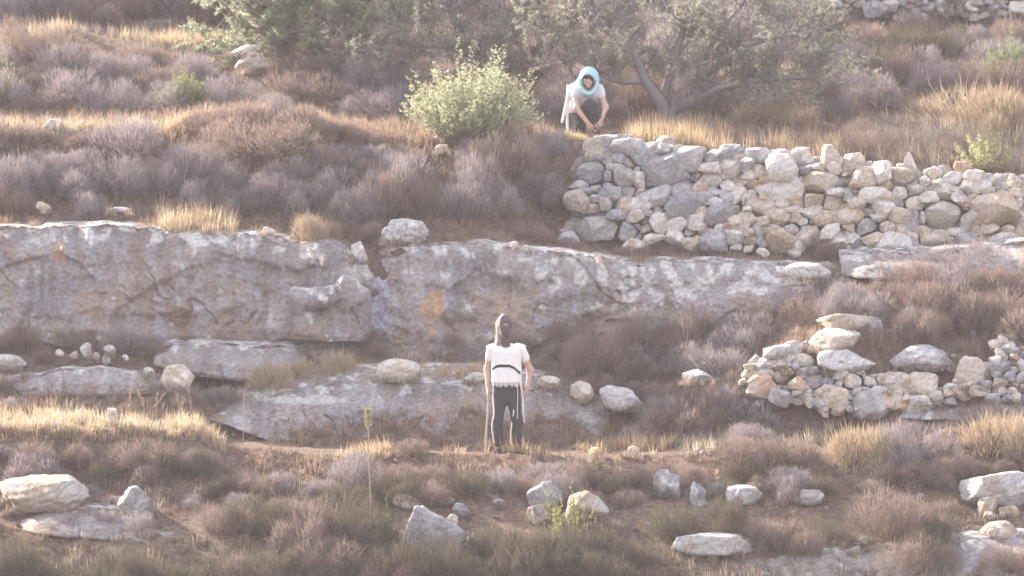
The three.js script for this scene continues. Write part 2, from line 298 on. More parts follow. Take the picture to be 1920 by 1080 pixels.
// a loose stone whose outline in the photograph spans about (cx, base) with that width and height
function boulder(cx, base, w, h, label, o = {}) {
  nBlock++; FOOT.push([cx, base, w, o.z]); if (w > 25) CLEAR.push([cx, base, w, h]);
  if (base > 880) { const k = q => q && q.map(v => v * 0.92); base += h * 0.08; o = { ...o, tone: k(o.tone ?? G_MID), tone2: k(o.tone2 ?? G_PALE), ochre: 0.5, crust: (o.crust ?? 0.4) * 0.55, dark: 0.5, rough: 0.1, z: ground(cx, base).z - 0.05 }; }  // foreground stones: dirtier, and tones darkened to stand in for shade
  const p = o.z !== undefined ? at(cx, base, o.z) : ground(cx, base), s = MPP(p.z);
  const W = w * s, H = h * s, D = (o.deep ?? 0.75) * W;
  const g = blockGeo(W * 1.06, H * 1.16, D, o.seed ?? nBlock, o);
  g.computeBoundingBox(); const bb = g.boundingBox;
  g.scale(W / (bb.max.x - bb.min.x), H * 1.1 / (bb.max.y - bb.min.y), 1); g.computeBoundingBox();
  g.translate(0, -g.boundingBox.min.y - H * 0.1, 0);
  if (o.roll) g.rotateZ(o.roll);
  const q = p.clone(); if (o.z === undefined) q.z -= D * 0.25;
  return single(o.name ?? 'boulder', g, M.rock, label, o.category ?? 'boulder', q, o.group);
}
const CREAM = { tone: T_CREAM, tone2: T_CREAM2, dark: 0.15 }, GREY = { tone: T_GREY, tone2: T_GREY2 }, WHITE = { tone: [0.5, 0.48, 0.47], tone2: [0.66, 0.64, 0.62], dark: 0.35, pits: 0.12 };

// ledges of bedrock that stand on their own
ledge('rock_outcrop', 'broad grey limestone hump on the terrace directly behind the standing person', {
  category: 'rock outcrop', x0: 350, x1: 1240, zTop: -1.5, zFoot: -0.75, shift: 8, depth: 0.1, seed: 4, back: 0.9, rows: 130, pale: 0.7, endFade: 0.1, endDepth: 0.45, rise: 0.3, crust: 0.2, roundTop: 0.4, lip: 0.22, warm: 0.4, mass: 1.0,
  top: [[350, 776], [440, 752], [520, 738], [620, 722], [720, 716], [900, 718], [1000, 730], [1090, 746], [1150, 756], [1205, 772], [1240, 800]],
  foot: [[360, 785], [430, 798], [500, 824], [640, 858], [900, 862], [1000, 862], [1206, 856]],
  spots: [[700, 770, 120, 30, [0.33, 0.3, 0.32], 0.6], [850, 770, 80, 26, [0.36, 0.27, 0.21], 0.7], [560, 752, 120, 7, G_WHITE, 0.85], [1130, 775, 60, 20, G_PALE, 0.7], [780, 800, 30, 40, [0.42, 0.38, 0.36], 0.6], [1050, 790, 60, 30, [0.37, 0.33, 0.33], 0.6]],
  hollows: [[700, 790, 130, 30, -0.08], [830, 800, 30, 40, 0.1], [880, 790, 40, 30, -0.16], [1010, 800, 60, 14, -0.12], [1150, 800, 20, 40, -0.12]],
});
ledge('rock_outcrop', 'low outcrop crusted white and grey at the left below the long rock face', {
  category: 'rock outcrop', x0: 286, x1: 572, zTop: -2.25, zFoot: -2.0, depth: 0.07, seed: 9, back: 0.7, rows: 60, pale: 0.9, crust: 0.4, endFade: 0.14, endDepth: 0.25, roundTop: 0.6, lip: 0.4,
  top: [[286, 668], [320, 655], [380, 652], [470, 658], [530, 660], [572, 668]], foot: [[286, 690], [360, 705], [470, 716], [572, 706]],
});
ledge('rock_outcrop', 'row of flat pale rock along the bank at the far left', {
  category: 'rock outcrop', x0: -60, x1: 300, zTop: -1.55, zFoot: -1.4, depth: 0.08, seed: 13, back: 0.5, rows: 50, pale: 0.9, endFade: 0.1, endDepth: 0.25, roundTop: 0.5, lip: 0.3, warm: 0.5,
  top: [[-60, 716], [60, 712], [110, 700], [190, 698], [250, 706], [300, 722]], foot: [[-60, 742], [100, 745], [300, 742]],
});
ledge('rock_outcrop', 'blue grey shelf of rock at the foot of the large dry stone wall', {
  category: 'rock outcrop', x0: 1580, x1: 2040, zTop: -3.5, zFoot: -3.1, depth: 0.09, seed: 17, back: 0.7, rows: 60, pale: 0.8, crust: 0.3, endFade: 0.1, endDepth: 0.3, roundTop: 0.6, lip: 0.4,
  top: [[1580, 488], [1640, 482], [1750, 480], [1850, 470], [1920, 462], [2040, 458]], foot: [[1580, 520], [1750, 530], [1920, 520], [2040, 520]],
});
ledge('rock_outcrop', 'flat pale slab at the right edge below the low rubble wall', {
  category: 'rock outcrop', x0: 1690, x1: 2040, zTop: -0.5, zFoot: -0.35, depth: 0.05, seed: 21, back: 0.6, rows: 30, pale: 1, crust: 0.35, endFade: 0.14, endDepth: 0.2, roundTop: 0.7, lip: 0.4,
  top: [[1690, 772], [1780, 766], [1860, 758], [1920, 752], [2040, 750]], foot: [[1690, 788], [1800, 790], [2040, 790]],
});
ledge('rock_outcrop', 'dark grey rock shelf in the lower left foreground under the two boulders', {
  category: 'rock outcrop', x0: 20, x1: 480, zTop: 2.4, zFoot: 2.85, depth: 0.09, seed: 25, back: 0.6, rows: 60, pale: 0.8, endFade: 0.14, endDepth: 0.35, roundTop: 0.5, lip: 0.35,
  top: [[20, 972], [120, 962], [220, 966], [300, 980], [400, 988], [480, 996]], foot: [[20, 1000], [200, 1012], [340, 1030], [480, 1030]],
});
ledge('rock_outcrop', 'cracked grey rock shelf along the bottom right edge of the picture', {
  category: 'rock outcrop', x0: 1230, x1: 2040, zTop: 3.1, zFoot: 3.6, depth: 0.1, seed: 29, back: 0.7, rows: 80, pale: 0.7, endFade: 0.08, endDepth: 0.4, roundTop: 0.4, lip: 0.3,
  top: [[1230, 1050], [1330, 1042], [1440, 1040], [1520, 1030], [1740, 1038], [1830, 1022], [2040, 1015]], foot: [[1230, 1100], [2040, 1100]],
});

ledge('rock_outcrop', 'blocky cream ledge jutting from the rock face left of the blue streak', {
  category: 'rock outcrop', x0: 534, x1: 694, zTop: -2.78, zFoot: -2.62, depth: 0.09, seed: 33, back: 0.3, rows: 90, pale: 0.9, warm: 0.5, crust: 0.34, crustSunFrom: 0.7, endFade: 0.12, endDepth: 0.35, roundTop: 0.18, lip: 0.08, rise: 0.2, blocky: 1.1, mass: 0.5,
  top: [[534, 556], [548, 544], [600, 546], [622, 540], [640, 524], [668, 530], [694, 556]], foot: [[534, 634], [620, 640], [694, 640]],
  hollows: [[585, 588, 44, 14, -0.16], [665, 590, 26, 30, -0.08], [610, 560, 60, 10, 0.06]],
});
// boulders and loose stones, one by one
boulder(470, 134, 62, 40, 'large cream boulder lying under the leaning slab near the leafy tree', { ...CREAM, z: -11.0, roll: -0.1, cuts: 8 });
boulder(458, 100, 62, 14, 'thin white slab leaning over the cream boulder near the leafy tree', { ...WHITE, z: -11.1, roll: 0.28, name: 'stone_slab', category: 'slab', deep: 0.6, pits: 0 });
boulder(98, 250, 44, 26, 'white stone on the sunlit grass at the far left terrace', { ...WHITE, category: 'stone', name: 'stone' });
boulder(768, 456, 78, 46, 'large pitted white boulder on top of the rock face', { ...WHITE, pits: 0.35, rough: 0.12, round: 0.3, z: -3.85, detail: 10 });
boulder(738, 456, 46, 34, 'smaller pitted white boulder leaning on the left of the large pitted one', { ...WHITE, pits: 0.3, rough: 0.12, z: -3.75, round: 0.3 });
boulder(672, 490, 32, 38, 'round pale stone caught in the notch of the rock face', { ...CREAM, tone: G_PALE, z: -3.45, category: 'stone', name: 'stone' });
boulder(744, 714, 82, 42, 'rounded cream boulder on the sunlit grass left of the standing person', { ...CREAM, round: 0.4, z: -1.75, crust: 0.5 });
boulder(890, 716, 46, 18, 'low white stone on the grass beside the standing person', { ...WHITE, z: -1.75, category: 'stone', name: 'stone' });
boulder(1096, 750, 46, 36, 'squarish cream block on the hump right of the standing person', { ...CREAM, z: -1.6, cuts: 7, round: 0 });
boulder(1030, 726, 44, 22, 'small pale stone on the hump just right of the standing person', { ...CREAM, z: -1.7, category: 'stone', name: 'stone' });
boulder(1164, 766, 84, 40, 'flat white rock at the right end of the hump', { ...WHITE, z: -1.35, roll: -0.22, pits: 0.15 });
boulder(338, 732, 64, 50, 'pointed cream boulder in front of the white crusted outcrop', { ...CREAM, z: -1.55, cuts: 6, round: 0, tone: T_WARM });
boulder(278, 704, 22, 16, 'little pale stone left of the pointed cream boulder', { ...WHITE, z: -1.7, category: 'stone', name: 'stone' });
boulder(14, 690, 70, 26, 'pale rock cut by the left edge below the rock face', { ...WHITE, z: -2.2 });
for (const [x, y, w, h] of [[112, 668, 18, 14], [140, 672, 18, 14], [162, 668, 22, 26], [180, 674, 16, 14], [206, 664, 24, 18], [198, 682, 18, 16], [236, 676, 14, 12]])
  boulder(x, y, w, h, 'small pale stone in the loose heap on the bank at the left', { ...(x % 4 ? WHITE : CREAM), z: -2.4, category: 'stone', name: 'stone', group: 'stones of the loose heap at the left', detail: 4 });
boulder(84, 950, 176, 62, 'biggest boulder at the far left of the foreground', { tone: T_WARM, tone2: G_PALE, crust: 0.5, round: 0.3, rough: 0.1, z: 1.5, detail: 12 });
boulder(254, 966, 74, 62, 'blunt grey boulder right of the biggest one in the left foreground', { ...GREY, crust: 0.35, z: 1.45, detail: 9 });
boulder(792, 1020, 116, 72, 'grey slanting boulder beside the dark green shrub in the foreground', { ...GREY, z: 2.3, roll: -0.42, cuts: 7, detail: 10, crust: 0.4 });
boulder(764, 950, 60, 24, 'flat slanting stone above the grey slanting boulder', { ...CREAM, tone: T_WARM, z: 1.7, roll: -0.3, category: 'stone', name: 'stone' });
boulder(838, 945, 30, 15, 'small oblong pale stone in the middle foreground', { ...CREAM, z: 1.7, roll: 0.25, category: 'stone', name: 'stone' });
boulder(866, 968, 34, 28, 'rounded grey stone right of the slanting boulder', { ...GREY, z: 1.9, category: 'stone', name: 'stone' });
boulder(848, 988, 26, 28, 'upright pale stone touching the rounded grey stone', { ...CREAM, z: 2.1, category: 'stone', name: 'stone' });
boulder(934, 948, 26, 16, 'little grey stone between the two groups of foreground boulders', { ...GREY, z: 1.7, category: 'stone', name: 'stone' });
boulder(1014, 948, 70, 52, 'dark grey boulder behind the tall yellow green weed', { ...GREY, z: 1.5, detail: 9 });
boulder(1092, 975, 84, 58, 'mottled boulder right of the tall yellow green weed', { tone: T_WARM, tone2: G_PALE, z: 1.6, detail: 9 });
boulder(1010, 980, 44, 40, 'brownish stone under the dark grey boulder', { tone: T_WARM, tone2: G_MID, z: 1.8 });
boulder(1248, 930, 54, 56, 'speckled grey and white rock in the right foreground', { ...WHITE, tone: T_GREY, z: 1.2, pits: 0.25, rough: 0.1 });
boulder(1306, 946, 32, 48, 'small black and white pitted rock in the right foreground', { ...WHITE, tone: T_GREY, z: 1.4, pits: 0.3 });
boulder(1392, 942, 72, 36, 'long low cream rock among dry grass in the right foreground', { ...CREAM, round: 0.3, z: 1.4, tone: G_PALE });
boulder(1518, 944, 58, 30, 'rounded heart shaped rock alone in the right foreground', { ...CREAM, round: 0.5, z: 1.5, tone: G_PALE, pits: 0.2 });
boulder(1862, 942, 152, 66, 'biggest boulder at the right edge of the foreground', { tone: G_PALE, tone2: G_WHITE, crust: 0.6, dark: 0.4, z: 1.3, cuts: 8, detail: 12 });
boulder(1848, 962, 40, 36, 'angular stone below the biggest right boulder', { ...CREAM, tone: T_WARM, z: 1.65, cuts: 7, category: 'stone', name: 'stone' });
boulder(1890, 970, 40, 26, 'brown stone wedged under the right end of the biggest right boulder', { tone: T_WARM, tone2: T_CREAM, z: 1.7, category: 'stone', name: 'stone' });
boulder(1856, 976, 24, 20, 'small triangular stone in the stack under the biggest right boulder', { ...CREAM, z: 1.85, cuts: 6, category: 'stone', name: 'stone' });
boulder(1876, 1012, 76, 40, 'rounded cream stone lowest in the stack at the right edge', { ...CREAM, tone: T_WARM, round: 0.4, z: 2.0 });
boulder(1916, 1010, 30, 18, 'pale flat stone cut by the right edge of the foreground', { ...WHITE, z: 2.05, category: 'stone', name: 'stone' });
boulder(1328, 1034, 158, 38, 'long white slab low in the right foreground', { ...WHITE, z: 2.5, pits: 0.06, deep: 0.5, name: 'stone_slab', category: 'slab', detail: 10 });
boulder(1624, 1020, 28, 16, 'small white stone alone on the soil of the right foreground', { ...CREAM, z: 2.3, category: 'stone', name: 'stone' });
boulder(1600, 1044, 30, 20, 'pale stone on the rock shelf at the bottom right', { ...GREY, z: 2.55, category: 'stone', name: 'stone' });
boulder(1118, 862, 26, 24, 'round ochre stone on the grassy lip right of the standing person', { tone: [0.6, 0.42, 0.22], tone2: [0.68, 0.52, 0.32], round: 0.7, z: 0.35, crust: 0, ochre: 0.5, dark: 0.05, category: 'stone', name: 'stone' });
boulder(1188, 852, 24, 16, 'cream stone on the grassy lip, right of the round ochre one', { ...CREAM, round: 0.4, z: 0.3, category: 'stone', name: 'stone' });
boulder(224, 398, 44, 11, 'flat white stone on the narrow terrace above the rock face', { ...WHITE, pits: 0, z: -4.3, category: 'stone', name: 'stone', roll: 0.05 });
boulder(80, 393, 28, 15, 'pale stone above the left end of the rock face', { ...CREAM, z: -4.3, category: 'stone', name: 'stone' });
boulder(504, 438, 24, 13, 'small cream stone on the lip of the rock face left of the dry tussock', { ...CREAM, z: -3.7, category: 'stone', name: 'stone' });
boulder(828, 284, 28, 14, 'warm stone on bare soil below the pale green bush', { ...CREAM, z: -6.1, category: 'stone', name: 'stone' });
boulder(962, 464, 22, 12, 'small white stone on the lip right of the pitted boulders', { ...WHITE, z: -3.5, category: 'stone', name: 'stone' });
boulder(988, 472, 16, 12, 'smallest white stone on the lip of the rock face', { ...WHITE, z: -3.5, category: 'stone', name: 'stone' });
boulder(1190, 466, 44, 20, 'cream stone fallen at the foot of the large dry stone wall', { ...CREAM, tone: T_WARM, z: -4.3, category: 'stone', name: 'stone' });
boulder(106, 804, 28, 12, 'flat grey stone on the golden grass strip at the left', { ...GREY, z: 0.4, category: 'stone', name: 'stone' });
boulder(212, 792, 24, 28, 'pointed pale stone standing in the golden grass strip at the left', { ...CREAM, z: 0.2, cuts: 5, round: 0, category: 'stone', name: 'stone' });
boulder(1520, 526, 92, 34, 'white topped boulder at the right end of the long rock face', { ...WHITE, z: -3.2, pits: 0.12, crust: 0.8, detail: 9 });
boulder(1306, 716, 60, 24, 'blue grey flat rock in the shrubs left of the low rubble wall', { tone: G_BLUE, tone2: G_PALE, z: -1.3 });

// ---------------------------------------------------------------- dry stone walls: every stone a piece of its own, fitted to its neighbours
function clipHalf(P, nx, ny, d) {                                       // keep n . p <= d
  const out = [];
  for (let i = 0; i < P.length; i++) {
    const a = P[i], b = P[(i + 1) % P.length], da = a[0] * nx + a[1] * ny - d, db = b[0] * nx + b[1] * ny - d;
    if (da <= 0) out.push(a);
    if ((da < 0 && db > 0) || (da > 0 && db < 0)) { const t = da / (da - db); out.push([lerp(a[0], b[0], t), lerp(a[1], b[1], t)]); }
  }
  return out;
}
function stoneFromCell(P, seed, depth, tones) {                         // P: outline in metres round its middle; a pillow of rings with a tilted, chipped front
  const R = rng(seed), N = 20, rings = [[0.96, -0.6], [1.0, -0.2], [1.0, 0.08], [0.93, 0.3], [0.72, 0.42], [0.4, 0.46], [0, 0.47]];
  const facets = []; for (let i = 0; i < 4; i++) { const a = R() * 6.283, s = 0.5 + 1.0 * R(); facets.push([Math.cos(a) * s, Math.sin(a) * s, 0.24 + 0.22 * R()]); }
  const tx = (R() - 0.5) * 1.1, ty = (R() - 0.4) * 1.1, so = seed * 1.37, per = [];
  const L = []; let tot = 0; for (let i = 0; i < P.length; i++) { const b = P[(i + 1) % P.length], l = Math.hypot(b[0] - P[i][0], b[1] - P[i][1]); L.push(l); tot += l; }
  for (let n = 0; n < N; n++) { let s = (n + 0.5) / N * tot, i = 0; while (s > L[i] && i < L.length - 1) { s -= L[i]; i++; } const a = P[i], b = P[(i + 1) % P.length], t = s / L[i]; per.push([lerp(a[0], b[0], t), lerp(a[1], b[1], t)]); }
  let sm = per.map((p, i) => { const a = per[(i + N - 1) % N], b = per[(i + 1) % N]; const k = 0.1; return [p[0] * (1 - k) + (a[0] + b[0]) * k / 2, p[1] * (1 - k) + (a[1] + b[1]) * k / 2]; });
  const pos = [], col = [], uv = [], idx = [], w = Math.sqrt(tot / 4) ;
  const put = (x, y, z) => {
    const r = 0.035 * fbm(x * 6 + so, y * 6, z * 6, 2) + 0.014 * noise(x * 19 + so, y * 19, z * 19);
    const X = x * (1 + r), Y = y * (1 + r), Z = z + r * 1.1;
    pos.push(X, Y, Z); uv.push(X / 0.7 + so, (Y + Z * 0.5) / 0.7);
    const m = fbm(X * 3 + so, Y * 3, Z * 3, 3), f = fbm(X * 10 + so, Y * 10, Z * 10, 2);
    let c = mix3(tones[0], tones[1], sstep(-0.25, 0.3, m + 0.5 * f));
    c = mix3(c, tones[2], sstep(0.1, 0.35, fbm(X * 4 + so + 33, Y * 4, Z * 4, 3)) * 0.6);
    col.push(...c);
  };
  for (const [k, dz] of rings) {
    if (k === 0) { let z = dz * depth; for (const f of facets) z = Math.min(z, f[2] * depth * 1.25); put(0, 0, z); continue; }
    for (const [x, y] of sm) { let z = dz * depth; if (dz > 0) z += depth * 0.5 * (x * tx + y * ty) / Math.max(0.08, w * 0.35) * (dz / 0.46); if (dz > 0) for (const [fx, fy, fd] of facets) z = Math.min(z, (fd - (x * k * fx + y * k * fy) / Math.max(0.06, w)) * depth * 1.25); put(x * k, y * k, Math.max(z, -0.2 * depth)); }
  }
  const nr = rings.length - 1;
  for (let r = 0; r < nr - 1; r++) for (let i = 0; i < N; i++) { const a = r * N + i, b = r * N + (i + 1) % N; idx.push(a, b, a + N, b, b + N, a + N); }
  const c0 = (nr - 1) * N; for (let i = 0; i < N; i++) idx.push(c0 + i, c0 + (i + 1) % N, c0 + N);
  return toCreasedNormals(geom(pos, idx, col, uv), 0.62);
}
// region: outline [px, py]; size: mean stone in photograph pixels; zOf(py, px): depth of the wall's front
function stoneWall(label, region, size, zOf, seed, tonesAt, o = {}) {
  const R = rng(seed), xs = region.map(p => p[0]), ys = region.map(p => p[1]);
  const x0 = Math.min(...xs), x1 = Math.max(...xs), y0 = Math.min(...ys), y1 = Math.max(...ys), AX = o.aspect ?? 1.4;
  const inside = (x, y) => { let c = false; for (let i = 0, j = region.length - 1; i < region.length; j = i++) { const a = region[i], b = region[j]; if ((a[1] > y) !== (b[1] > y) && x < (b[0] - a[0]) * (y - a[1]) / (b[1] - a[1]) + a[0]) c = !c; } return c; };
  const seeds = [];
  for (let tries = 0; tries < 9000; tries++) {
    const x = x0 - size + R() * (x1 - x0 + 2 * size), y = y0 - size + R() * (y1 - y0 + 2 * size), r = size * (0.34 + 1.0 * R() * R());
    if (seeds.every(s => Math.hypot((s[0] - x) / AX, s[1] - y) > (s[2] + r) * 0.56)) seeds.push([x, y, r]);
  }
  const core = [];
  const w = thing('dry_stone_wall', label, 'stone wall', at((x0 + x1) / 2, y1, zOf(y1, (x0 + x1) / 2)));
  const base = w.position; let n = 0;
  for (const s of seeds) {
    if (!inside(s[0], s[1])) continue;
    let P = [[s[0] - 3 * size, s[1] - 3 * size], [s[0] + 3 * size, s[1] - 3 * size], [s[0] + 3 * size, s[1] + 3 * size], [s[0] - 3 * size, s[1] + 3 * size]].map(p => [p[0] / AX, p[1]]);
    const sx = s[0] / AX, sy = s[1];
    for (const q of seeds) {
      if (q === s) continue; const dx = q[0] / AX - sx, dy = q[1] - sy, d2 = dx * dx + dy * dy; if (d2 > 16 * size * size) continue;
      const d = Math.sqrt(d2), m = (d2 + s[2] * s[2] - q[2] * q[2]) / (2 * d) - (o.gap ?? 0.9);
      P = clipHalf(P, dx / d, dy / d, (sx * dx + sy * dy) / d + m); if (P.length < 3) break;
    }
    if (P.length < 3) continue;
    { const k = 0.86 + 0.17 * R(); P = P.map(p => [sx + (p[0] - sx) * k, sy + (p[1] - sy) * k]); }
    const z = zOf(s[1], s[0]), mpp = MPP(z), rot = (R() - 0.5) * 0.3;
    let Q = P.map(p => [(p[0] * AX - s[0]) * mpp, -(p[1] - s[1]) * mpp]);
    const cx = Q.reduce((a, p) => a + p[0], 0) / Q.length, cy = Q.reduce((a, p) => a + p[1], 0) / Q.length;
    Q = Q.map(p => [p[0] - cx, p[1] - cy]); Q.reverse();
    const wd = Math.min(size * 1.25 * mpp, Math.max(...Q.map(p => Math.abs(p[0])))), ht = Math.min(size * 0.95 * mpp, Math.max(...Q.map(p => Math.abs(p[1]))));
    const tn = tonesAt(s[0], s[1], R);
    let g;
    if (R() < 0.3) g = stoneFromCell(Q, seed * 100 + n, clamp((wd + ht) * 0.75, 0.12, 0.42), tn);
    else { g = blockGeo(wd * 2.55, ht * 2.6, clamp((wd + ht) * 1.2, 0.2, 0.6), seed * 100 + n, { detail: 4, cuts: 6, round: 0, rough: 0.07, tone: tn[0], tone2: tn[1], crust: 0.35, dark: 0.2, ochre: 0.2 }); g.rotateY((R() - 0.5) * 0.9); g.rotateX((R() - 0.5) * 0.7); g = toCreasedNormals(g, 0.6); }
    const st = part('stone', g, M.rock, w);
    const p = at(s[0], s[1], z).add(new THREE.Vector3(cx, cy, (R() - 0.4) * 0.2)).sub(base); st.position.copy(p); st.rotation.z = rot; n++;
    { const q = blockGeo(size * 2.6 * mpp, size * 1.9 * mpp, size * 1.6 * mpp, n * 3 + seed, { detail: 2, tone: T_GREY, tone2: T_WARM, rough: 0.1 }), r = at(s[0] + size * 0.6, s[1] + size * 0.5, z - 0.31).sub(base); q.rotateZ(R() * 3); q.translate(r.x, r.y, r.z); core.push(q); }
  }
  part('rubble_core', mergeGeometries(core), M.rock, w).userData.kind = 'stuff';
  return w;
}
const pick = (R, list) => list[Math.floor(R() * list.length)];
const WARM3 = [[T_CREAM, T_CREAM2, G_WHITE], [T_CREAM2, [0.76, 0.71, 0.64], G_WHITE], [T_CREAM2, G_WHITE, G_WHITE], [T_CREAM, [0.6, 0.5, 0.38], T_CREAM2], [[0.5, 0.4, 0.3], T_CREAM, T_CREAM2], [[0.46, 0.42, 0.39], T_CREAM2, G_WHITE], [[0.5, 0.36, 0.24], T_CREAM, T_CREAM2], [T_GREY, G_PALE, G_WHITE]];
const COOL3 = [[T_GREY2, G_PALE, G_WHITE], [[0.33, 0.33, 0.36], T_GREY2, G_PALE], [[0.38, 0.35, 0.33], G_PALE, G_WHITE], [T_GREY, [0.4, 0.38, 0.42], G_WHITE], [[0.42, 0.36, 0.3], T_CREAM, G_PALE]];
const bigWall = stoneWall('large dry stone wall of grey and cream boulders below the crouching person',
  [[1072, 296], [1100, 268], [1170, 262], [1260, 284], [1350, 290], [1470, 300], [1560, 300], [1640, 318], [1720, 322], [1800, 330], [1990, 338], [1990, 476], [1800, 480], [1640, 484], [1560, 470], [1440, 478], [1350, 474], [1220, 462], [1130, 456], [1056, 452], [1076, 380]],
  30, (py, px) => lerp(-5.55, -4.85, clamp((py - 270) / 200, 0, 1)), 5,
  (x, y, R) => { const warm = sstep(1120, 1420, x + (y - 360) * 1.3 + (R() - 0.5) * 260); return R() < warm ? pick(R, WARM3) : pick(R, COOL3); });
// stones tossed along its top
for (const [x, y, w, h, c] of [[1132, 304, 74, 46, 0], [1178, 280, 40, 32, 0], [1236, 300, 48, 36, 0], [1284, 302, 40, 30, 0], [1376, 300, 44, 32, 0], [1406, 300, 26, 22, 1], [1466, 308, 54, 28, 0], [1506, 308, 40, 30, 1], [1556, 318, 40, 44, 1], [1600, 322, 46, 34, 1], [1650, 326, 44, 26, 1], [1704, 326, 24, 38, 1], [1752, 330, 44, 22, 1], [1806, 334, 34, 32, 2], [1850, 344, 40, 22, 0]]) {
  const p = at(x, y, -5.6), s = MPP(p.z);
  const g = blockGeo(w * s * 1.1, h * s * 1.25, w * s * 0.8, x, { rough: 0.1, ...(c === 1 ? CREAM : c === 2 ? { tone: [0.5, 0.3, 0.18], tone2: T_WARM } : GREY), cuts: 7, round: 0.0, detail: 8 });
  g.computeBoundingBox(); g.translate(0, -g.boundingBox.min.y - 0.06, 0);
  part('stone', g, M.rock, bigWall).position.copy(p.sub(bigWall.position));
}
stoneWall('low rubble wall of small tan stones at the right, under the big mottled blocks',
  [[1392, 690], [1440, 660], [1500, 650], [1540, 690], [1640, 700], [1660, 712], [1780, 716], [1830, 690], [1870, 640], [1990, 620], [1990, 752], [1850, 756], [1700, 768], [1560, 776], [1440, 752], [1392, 726]],
  23, (py, px) => lerp(-1.35, -0.66, clamp((py - 640) / 130, 0, 1)), 11,
  (x, y, R) => R() < 0.7 ? pick(R, WARM3) : pick(R, COOL3), { aspect: 1.35, gap: 0.8 });
stoneWall('dry stone wall at the top right corner above the dark shrubs',
  [[1560, -60], [1990, -60], [1990, 48], [1900, 46], [1780, 42], [1680, 40], [1590, 34], [1556, 0]],
  24, (py, px) => -14.3, 15, (x, y, R) => R() < 0.55 ? pick(R, WARM3) : pick(R, COOL3), { aspect: 1.3 });
// the big blocks on the rubble wall
boulder(1592, 620, 128, 34, 'wide flat topped rock, topmost above the low rubble wall', { tone: T_WARM, tone2: G_PALE, z: -1.75, deep: 0.6, detail: 9 });
boulder(1640, 632, 34, 36, 'upright grey block right of the flat topped rock', { ...GREY, z: -1.65, category: 'stone', name: 'stone' });
boulder(1568, 656, 98, 42, 'smooth cream block lying second in the stack of blocks', { ...CREAM, round: 0.25, z: -1.45, detail: 9, crust: 0.6 });
boulder(1584, 700, 112, 46, 'white block with black spots, third in the stack of blocks', { ...WHITE, z: -1.2, detail: 9, pits: 0.15, dark: 0.6 });
boulder(1500, 698, 62, 36, 'cream block left of the stack of blocks', { ...CREAM, z: -1.2 });
boulder(1446, 690, 60, 28, 'pale flat stone at the left end of the rubble wall', { ...WHITE, z: -1.25 });
boulder(1732, 692, 124, 46, 'big mottled white and grey boulder above the rubble wall', { ...WHITE, tone: T_GREY, z: -1.2, detail: 10, rough: 0.1, crust: 0.8 });
boulder(1814, 728, 62, 62, 'tall cream boulder standing in the rubble wall', { ...CREAM, z: -0.95, cuts: 8, detail: 9 });
boulder(1700, 738, 104, 42, 'dark brown topped rock under the mottled boulder', { tone: T_WARM, tone2: T_CREAM, z: -1.0, detail: 8 });

// ---------------------------------------------------------------- dry grass, low cover, gravel: what nobody could count
function blades(list, opts = {}) {                                      // list of [x,y,z, dx,dy,dz, length, width, colour, bend]: each a tapered strip of three triangles
  const pos = [], col = [], idx = [], nor = [];
  for (const [x, y, z, dx, dy, dz, l, w, c, bend = 0.2, ang = 0] of list) {
    const b = pos.length / 3; let sx = Math.cos(ang), sz = Math.sin(ang);
    const mx = x + dx * l * 0.55, my = y + dy * l * 0.55, mz = z + dz * l * 0.55;
    const ex = x + dx * l + sx * bend * l * 0.5, ey = y + dy * l - bend * l * 0.15, ez = z + dz * l + sz * bend * l * 0.5;
    const qx = -sz * w / 2, qz = sx * w / 2;
    pos.push(x - qx, y, z - qz, x + qx, y, z + qz, mx - qx * 0.8, my, mz - qz * 0.8, mx + qx * 0.8, my, mz + qz * 0.8, ex, ey, ez);
    for (let i = 0; i < 5; i++) col.push(...c);
    idx.push(b, b + 1, b + 3, b, b + 3, b + 2, b + 2, b + 3, b + 4);
  }
  return geom(pos, idx, col);
}
const jit = (R, c, a) => { const t = 1 + (R() - 0.5) * a; return [c[0] * t, c[1] * t * (1 + (R() - 0.5) * a * 0.25), c[2] * t]; };
const STRAW = [0.52, 0.425, 0.295], STRAW_PALE = [0.56, 0.49, 0.39], DRY = [0.32, 0.265, 0.215], RUST = [0.31, 0.225, 0.17];
function tuftGeo(seed, n, h, c) {
  const R = rng(seed), L = [];
  for (let i = 0; i < n; i++) { const a = R() * 6.283, r = 0.05 * Math.sqrt(R()), lean = 0.1 + 0.5 * R() * R(); L.push([Math.cos(a) * r, -0.01, Math.sin(a) * r, Math.cos(a) * lean, 1, Math.sin(a) * lean, h * (0.45 + 0.75 * R()), 0.006 + 0.005 * R(), jit(R, c, 0.5), 0.15 + 0.5 * R(), a + (R() - 0.5) * 1.5]); }
  if (seed % 2) for (let i = 0; i < 3; i++) { const a = R() * 6.283; L.push([0, 0, 0, Math.cos(a) * 0.15, 1, Math.sin(a) * 0.15, h * (1.2 + 0.5 * R()), 0.004, jit(R, c, 0.3), 0.1, a]); }
  return blades(L);
}
const tufts = [0, 1, 2].map(i => tuftGeo(40 + i, 16, 0.17, [1, 1, 1]));
const _m = new THREE.Matrix4(), _q = new THREE.Quaternion(), _e = new THREE.Euler(), _s = new THREE.Vector3(), _c = new THREE.Color();
function cover(name, label, category, geo, mat, spots, kind = 'stuff') {
  const im = new THREE.InstancedMesh(geo, mat, spots.length); im.name = numbered(name); im.castShadow = im.receiveShadow = true;
  spots.forEach((s, i) => { _e.set(s.rx ?? 0, s.ry ?? 0, s.rz ?? 0); _q.setFromEuler(_e); _s.set(s.s, s.sy ?? s.s, s.s); _m.compose(s.p, _q, _s); im.setMatrixAt(i, _m); _c.setRGB(...s.c); im.setColorAt(i, _c); });
  tag(im, label, category, null, kind); scene.add(im); return im;
}
